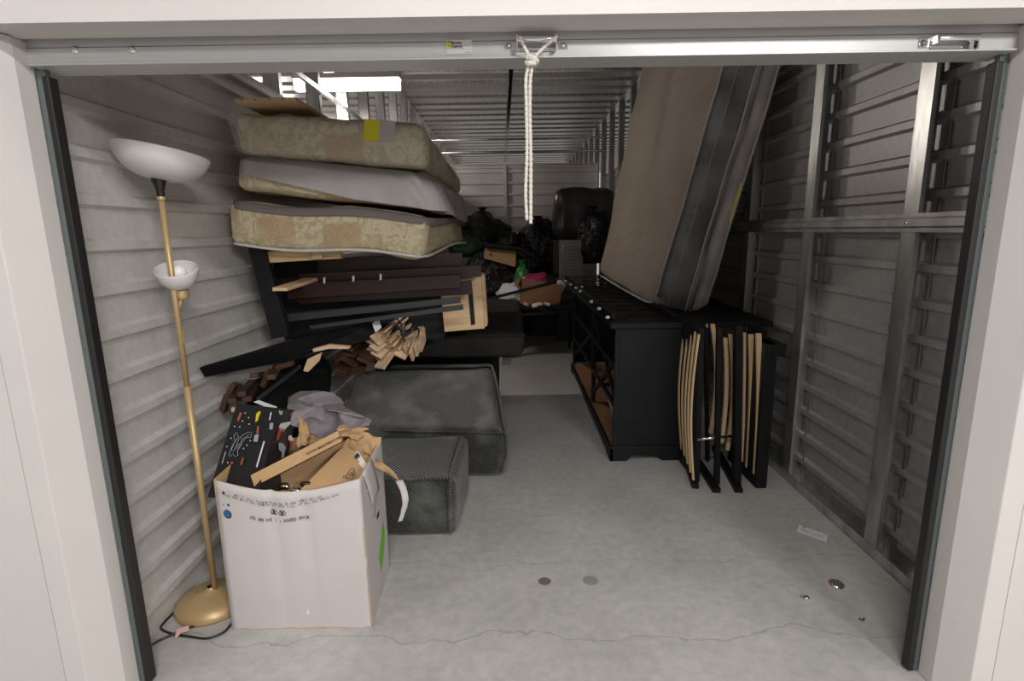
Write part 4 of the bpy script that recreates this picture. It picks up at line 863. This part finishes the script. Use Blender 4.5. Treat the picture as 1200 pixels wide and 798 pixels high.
# ================================================================ FOLDED SLAT FRAMES STANDING BY THE DRESSER
GF = 'folded black frames with bowed slats under the dresser top'
def slat_frame(lab, slats, rails, feet=(), rod=None):
    t = thing('folding_bed', P(rails[0][0], 560, 3.1) * 1.0, lab, 'bed part', GF); t.location.z = 0
    for (xt, yt, xb, yb, Y, bow, wpx) in slats:
        a = P(xt, yt, Y); b = P(xb, yb, Y - .03); hw = wpx / 2 / F * Y
        def pt(v): return b.lerp(a, v) + Vector((-bow * math.sin(PI * v), 0, 0))
        mb = MB(); n_ = 14; vs = []
        for j in range(n_ + 1):
            c_ = pt(j / n_)
            for dx, dy in ((-hw, 0), (hw, 0), (hw, .018), (-hw, .018)): vs.append(c_ + Vector((dx, dy, 0)))
        fs = [(0, 1, 2, 3), (n_ * 4 + 3, n_ * 4 + 2, n_ * 4 + 1, n_ * 4)]
        for j in range(n_):
            for k in range(4): fs.append((j * 4 + k, j * 4 + (k + 1) % 4, (j + 1) * 4 + (k + 1) % 4, (j + 1) * 4 + k))
        mb.add(vs, fs); mb.build('slat', M_slat, t, bevel=.0012)
    for (xt, yt, xb, yb, Y, wpx, dep) in rails:
        a = P(xt, yt, Y); b = P(xb, yb, Y); a2 = P(xt + wpx, yt, Y); b2 = P(xb + wpx, yb, Y)
        MB().prism([b, b2, a2, a], (0, dep, 0)).build('frame_rail', M_blackw, t, bevel=.002)
    for (xa_, ya_, xb_, yb_, wd) in feet:
        a = PZ(xa_, ya_, .015); b = PZ(xb_, yb_, .015); MB().bar(a, b, wd, .03).build('foot', M_blackw, t, bevel=.002)
    if rod: MB().tube([P(*rod[0]), P(*rod[1])], .009, 12).build('silver_rod', M_chrome, t)
    return t
slat_frame('leftmost folded frame with five narrow bowed pale slats beside the dresser end', [(803.5, 380, 799, 527, 3.36, .028, 1.6), (808, 384, 802.5, 535, 3.28, .028, 1.8), (812, 387, 806, 544, 3.2, .028, 1.8), (815.5, 389, 809.5, 554, 3.12, .028, 2), (819.5, 392, 813, 563, 3.02, .028, 2.4)],
           [(820, 385, 814, 566, 3.06, 6, .32)], [(815, 570, 805, 540, .04)])
slat_frame('second folded frame from the left, joined by a short silver rod', [(829, 380, 828, 505, 3.34, .0, 2), (835.5, 380, 833, 508, 3.28, -.03, 5)], [(841, 384, 838, 568, 3.02, 6, .03), (826, 384, 828, 540, 3.3, 4, .03)], [(840, 575, 818, 541, .045)], ((817, 515, 3.05), (857, 511, 3.05)))
MB().prism([P(x, y, 3.2) for x, y in ((821, 420), (837, 420), (837, 437), (830, 441), (821, 436))], (0, .03, 0)).build('x', M_blackp, None)
bpy.data.objects.remove(bpy.data.objects['x'])
slat_frame('third folded frame from the left, with two close bowed slats', [(850.5, 396, 846, 520, 3.2, -.018, 4.5), (856.5, 392, 853, 528, 3.14, -.025, 4.5)], [(863, 382, 861, 568, 3.0, 8, .05), (843, 384, 842, 470, 3.3, 4, .04)], [(866, 575, 838, 525, .045)])
slat_frame('fourth folded frame from the left, with three straight pale slats', [(873, 390, 870, 541, 3.18, -.005, 3), (880.5, 392, 877, 548, 3.12, -.010, 6), (889.5, 391, 886, 556, 3.02, -.012, 6)], [(893, 385, 891, 560, 3.12, 6, .2), (868, 383, 865, 560, 3.25, 6, .05)], [(893, 568, 872, 545, .04)])
bh = thing('black_panel', P(905, 573, 2.97), 'thick black panel standing between the slat frames and the right wall', 'bed part'); bh.location.z = 0
a, b, c_, d4 = P(896, 397, 2.99), P(916, 395, 2.99), PZ(904, 574, .004), PZ(895, 574, .004)
MB().prism([Vector((a.x, 2.96, .004)), Vector((b.x - .03, 2.96, .004)), Vector((b.x - .03, 2.96, ZT - .06)), Vector((a.x, 2.96, ZT - .06))], (0, .42, 0)).build('panel', M_blackw, bh, bevel=.004)
MB().prism([Vector((a.x + .01, 2.95, ZT - .13)), Vector((b.x + .01, 2.95, ZT - .13)), Vector((b.x + .02, 2.95, ZT - .06)), Vector((a.x, 2.95, ZT - .06))], (0, .42, 0)).build('cap_moulding', M_blackw, bh, bevel=.01)
# ================================================================ REAR OF THE UNIT
GBG = 'black garbage bags at the back'
def pbag(px, py, Y, rx, ry, rz, lab, seed, m_=M_bag, cat='garbage bag', name='garbage_bag', knot=True, group=GBG, wr=.22):
    c = P(px, py, Y); return bag(c, rx, ry, rz, name, lab, m_, seed, knot, cat, group, wr)
# hidden-ish supports: grey bins and a dark cabinet carrying the pile
pbag(566, 279, 8.6, .46, .4, .36, 'big black garbage bag on the left of the pile against the back wall', 1)
pbag(596, 292, 8.4, .30, .3, .26, 'smaller black garbage bag in the middle of the pile, left of the rope end', 2)
pbag(630, 292, 8.3, .36, .34, .42, 'tall black garbage bag directly behind the rope end', 3)
pbag(576, 328, 7.0, .42, .36, .32, 'black garbage bag with grey straps under the brown wooden drawer', 4)
pbag(604, 318, 8.0, .45, .4, .35, 'shadowed black garbage bag under the tall one', 5)
pbag(694, 283, 7.6, .24, .25, .40, 'black garbage bag between the grey panel and the leaning mattress', 6)
pbag(642, 325, 8.6, .5, .4, .45, 'black garbage bag low behind the cardboard box', 9)
pbag(546, 291, 7.6, .22, .2, .16, 'dark green bag wedged behind the left mattresses', 7, M_dgreen, 'bag', 'green_bag', group=None)
pbag(600, 344, 6.6, .18, .14, .12, 'crumpled white plastic bag in front of the cardboard box', 8, M_paper, 'bag', 'plastic_bag', knot=False, group=None)
pbag(612, 332, 6.75, .10, .1, .22, 'bright green plastic bag between the black bag and the cardboard box', 11, M_green, 'bag', 'plastic_bag', group=None)
cg = P(683, 250, 7.9); c8_ = boxc(cg.x - .41, cg.x + .42, 7.6, 8.3, P(683, 279, 7.9).z, P(683, 220, 7.9).z)
gb = thing('storage_bag', c8_[0], 'bulky dark grey storage bag on top of the grey slotted panel', 'storage bag')
weld(softhex(MB(), c8_, .12, (22, 16, 16), .05, 3, 4).build('bag', M_bagg, gb))
# grey slotted appliance panel
ap = thing('slotted_cabinet', P(668, 325, 7.5), 'grey metal cabinet with a slotted front below the grey storage bag', 'cabinet')
a, b = P(655, 325, 7.4), P(682, 281, 7.4); MB().box((a.x, 7.42, a.z - .1), (b.x + .02, 7.9, b.z)).build('body', M_appl, ap, bevel=.006)
MB().tube(smoothpts([(a.x + .05, 7.42, a.z), (a.x + .05, 7.42, b.z - .12), (a.x + .10, 7.42, b.z - .07), (b.x, 7.42, b.z - .07)], 5), .010, 8).build('raised_rim', M_galv, ap)
for k in range(9): MB().box((a.x + .09, 7.405, a.z + .03 + k * .042), (b.x - .01, 7.42, a.z + .045 + k * .042)).build('slot_bar', M_galvd, ap)
tag(MB().box((P(648, 280, 7.45).x, 7.43, P(650, 322, 7.45).z), (a.x - .005, 7.8, P(650, 281, 7.45).z)).build('mahogany_plank', M_mahog, bevel=.003), 'narrow dark mahogany panel beside the grey slotted cabinet', 'board')
tag(MB().box((a.x - .02, 7.4, .0), (b.x + .1, 8.3, a.z - .102)).build('grey_bag', M_bin, bevel=.02), 'dark grey storage carton under the slotted cabinet', 'box')
# brown wooden drawer wedge
w_ = thing('wooden_drawer', P(586, 305, 6.9), 'tan wooden drawer front with one knob tilted on the black bags', 'drawer')
MB().prism([P(x, y, 6.7) for x, y in ((568, 290), (605, 294), (604, 313), (567, 303))], (0, .3, 0)).build('front_panel', M_card, w_, bevel=.004)
MB().prism([P(x, y, 6.62) for x, y in ((560, 284), (612, 292), (616, 294), (568, 289))], (0, .36, .0)).build('top_rim', M_blackw, w_, bevel=.003)
p = P(574, 296.5, 6.7); MB().lathe([(.012, 0), (.012, .02), (.018, .025), (.018, .035), (.0001, .037)], 14, p, (0, -1, 0)).build('knob', M_gold, w_)
# cardboard box with clothes
a, b = P(609, 356, 6.45), P(657, 330, 6.45); cbx = thing('cardboard_box', a, 'open brown cardboard box with pink fabric at the end of the aisle', 'box')
Yc = 6.45
f4 = [P(609, 356, Yc), P(657, 358, Yc), P(611, 326, Yc), P(658, 334, Yc)]; bk = Vector((.0, .45, 0))
MB().prism([f4[0], f4[1], f4[3], f4[2]], (0, .006, 0)).build('front_panel', M_cardd, cbx)
MB().prism([f4[0] + bk, f4[1] + bk, f4[3] + bk + Vector((0, 0, .05)), f4[2] + bk], (0, .006, 0)).build('back_panel', M_cardd, cbx)
MB().prism([f4[0], f4[0] + bk, f4[2] + bk, f4[2]], (.006, 0, 0)).build('side_panel', M_cardd, cbx); MB().prism([f4[1], f4[1] + bk, f4[3] + bk, f4[3]], (-.006, 0, 0)).build('side_panel', M_cardd, cbx)
MB().prism([f4[2], f4[2] + Vector((-.05, -.08, -.10)), f4[2] + bk * .6 + Vector((-.10, -.06, -.08)), f4[2] + bk * .8], (0, 0, .005)).build('flap', M_cardd, cbx)
MB().prism([f4[0], f4[1], f4[1] + bk, f4[0] + bk], (0, 0, .005)).build('bottom', M_cardd, cbx)
for k, (px, py, m_, nm, lab) in enumerate(((628, 326, M_pink, 'pink_fabric', 'bright pink fabric poking out of the brown box'), (640, 329, M_blackp, 'black_cloth', 'black cloth beside the pink fabric in the brown box'), (619, 331, M_pinkp, 'pale_cloth', 'pale pink and white cloth at the left in the brown box'), (655, 334, M_paper, 'white_cloth', 'small white crumpled cloth at the right rim of the brown box'))):
    p = P(px, py, 6.65); r_ = (.13, .12, .08, .05)[k]; c = boxc(p.x - r_, p.x + r_, p.y - .1, p.y + .12, p.z - .10, p.z + .05)
    tag(weld(softhex(MB(), c, .04, (10, 10, 8), .05, 9, k).build(nm, m_)), lab, 'fabric')
# black shelf frame pieces under it, bin and box
sf_ = thing('metal_shelf', P(620, 372, 6.3), 'black slatted metal shelf frame carrying the brown cardboard box', 'shelf'); 
zc_ = f4[0].z - .012
MB().box((P(590, 358, 6.4).x, 6.3, zc_ - .035), (P(690, 358, 6.4).x, 6.98, zc_)).build('shelf_board', M_blackw, sf_)
MB().bar(P(566, 352, 6.1), P(652, 330, 6.3), .03, .03).build('loose_rail', M_blackw, sf_)
for x in (P(592, 358, 6.4).x, P(672, 358, 6.4).x):
    for y in (6.35, 6.93): MB().box((x, y, 0), (x + .03, y + .03, zc_ - .035)).build('leg', M_blackw, sf_)
MB().bar(P(590, 371, 6.3), P(690, 362, 6.3), .03, .035).build('cross_rail', M_blackw, sf_)
GW = 'white paper scraps under the brown box'
for k, (px, py) in enumerate(((606, 354), (617, 359), (627, 357), (634, 356), (641, 358))):
    p = P(px, py, 6.28); c = boxc(p.x - .035, p.x + .035, p.y - .02, p.y + .02, zc_, zc_ + .04)
    tag(weld(softhex(MB(), c, .02, (6, 6, 5), .03, 14, k + 30).build('paper_scrap', M_paper if k % 2 == 0 else M_pinkp)), ('leftmost white paper scrap in front of the brown box', 'second paper scrap from the left in front of the brown box', 'middle white paper scrap in front of the brown box', 'fourth paper scrap from the left in front of the brown box', 'rightmost white paper scrap in front of the brown box')[k], 'paper scrap', GW)
bn = thing('storage_bin', PZ(636, 392, 0), 'dark grey plastic storage bin under the black shelf frame', 'bin'); bp_ = PZ(636, 393, 0)
mb = MB(); w1, w2, hb = .17, .20, .42
ri = [Vector((bp_.x + sx * w1, bp_.y + .0 + (sy + 1) * w1, 0.002)) for sx, sy in ((-1, -1), (1, -1), (1, 1), (-1, 1))]; ro = [Vector((bp_.x + sx * w2, bp_.y - .03 + (sy + 1) * w2, hb)) for sx, sy in ((-1, -1), (1, -1), (1, 1), (-1, 1))]
mb.add(ri + ro, [(0, 1, 2, 3), (0, 1, 5, 4), (1, 2, 6, 5), (2, 3, 7, 6), (3, 0, 4, 7)]); mb.build('tub', M_bin, bn, bevel=.02, solid=.004)
MB().box((bp_.x - .22, bp_.y - .05, hb), (bp_.x + .22, bp_.y + .4, hb + .02)).build('lid', M_bin, bn, bevel=.008); MB().box((bp_.x - .05, bp_.y - .07, hb - .04), (bp_.x + .05, bp_.y - .04, hb - .02)).build('handle', M_appl, bn, bevel=.004)
# dark cabinets that carry the pile
tag(MB().box((-.75, 7.9, 0), (.55, 8.9, P(600, 318, 8.0).z - .14)).build('low_cabinet', M_blackw, bevel=.006), 'low black cabinet in deep shadow under the garbage bags', 'cabinet')
tag(MB().box((-.75, 6.7, 0), (-.02, 7.4, P(576, 346, 7.0).z)).build('dark_chest', M_sofad, bevel=.03), 'dark upholstered chest in shadow behind the sofa sections', 'chest')
# ================================================================ LITTER ON THE FLOOR
rc = thing('receipt', PZ(952, 625, 0), 'white printed paper label lying near the right wall track', 'paper')
c = [PZ(x, y, .002) for x, y in ((936, 615), (970, 627), (968, 635), (934, 623))]; MB().prism(c, (0, 0, .001)).build('paper', M_paper, rc)
qn = [c[3], c[2], c[0], c[1]]
for (u0, v0, u1, v1) in ((.14, .72, .26, .95), (.1, .3, .42, .38), (.1, .5, .42, .58), (.47, .1, .50, .9), (.55, .3, .9, .38), (.55, .5, .9, .58), (.85, .8, .95, .95)):
    MB().add([bil(qn, u0, v0, .002, Vector((0, 0, 1))), bil(qn, u1, v0, .002, Vector((0, 0, 1))), bil(qn, u1, v1, .002, Vector((0, 0, 1))), bil(qn, u0, v1, .002, Vector((0, 0, 1)))], [(0, 1, 2, 3)]).build('print_block', M_gprint, rc)
p = PZ(981, 685, 0); mc = thing('round_lid', p, 'shiny round metal cap with a red spot on the floor at the right', 'metal cap')
MB().lathe([(.0001, .012), (.018, .011), (.028, .007), (.031, .002), (.031, .0005)], 28, p, (.1, -.1, 1)).build('dome', M_chrome, mc); MB().lathe([(.0001, .004), (.009, .003), (.011, 0)], 12, p + Vector((-.018, .014, .008)), (-.2, .2, 1)).build('red_spot', M_red, mc)
p = PZ(945, 700, .008); tag(MB().lathe([(.0001, 0), (.009, .001), (.013, .007), (.008, .012), (.0001, .013)], 12, p - Vector((0, 0, .007))).bar(p + Vector((-.012, 0, 0)), p + Vector((-.018, .008, .008)), .004, .003).build('metal_fitting', M_chrome), 'small metal fitting on the floor left of the round cap', 'metal fitting')
p = PZ(1010, 725, .004); tag(MB().tube(smoothpts([p + Vector((-.008, .004, 0)), p + Vector((-.004, -.006, 0)), p + Vector((.004, -.006, 0)), p + Vector((.009, .002, .003))], 4), .0028, 6).build('metal_clip', M_brown), 'tiny bent metal clip on the floor nearest the door track', 'metal clip')
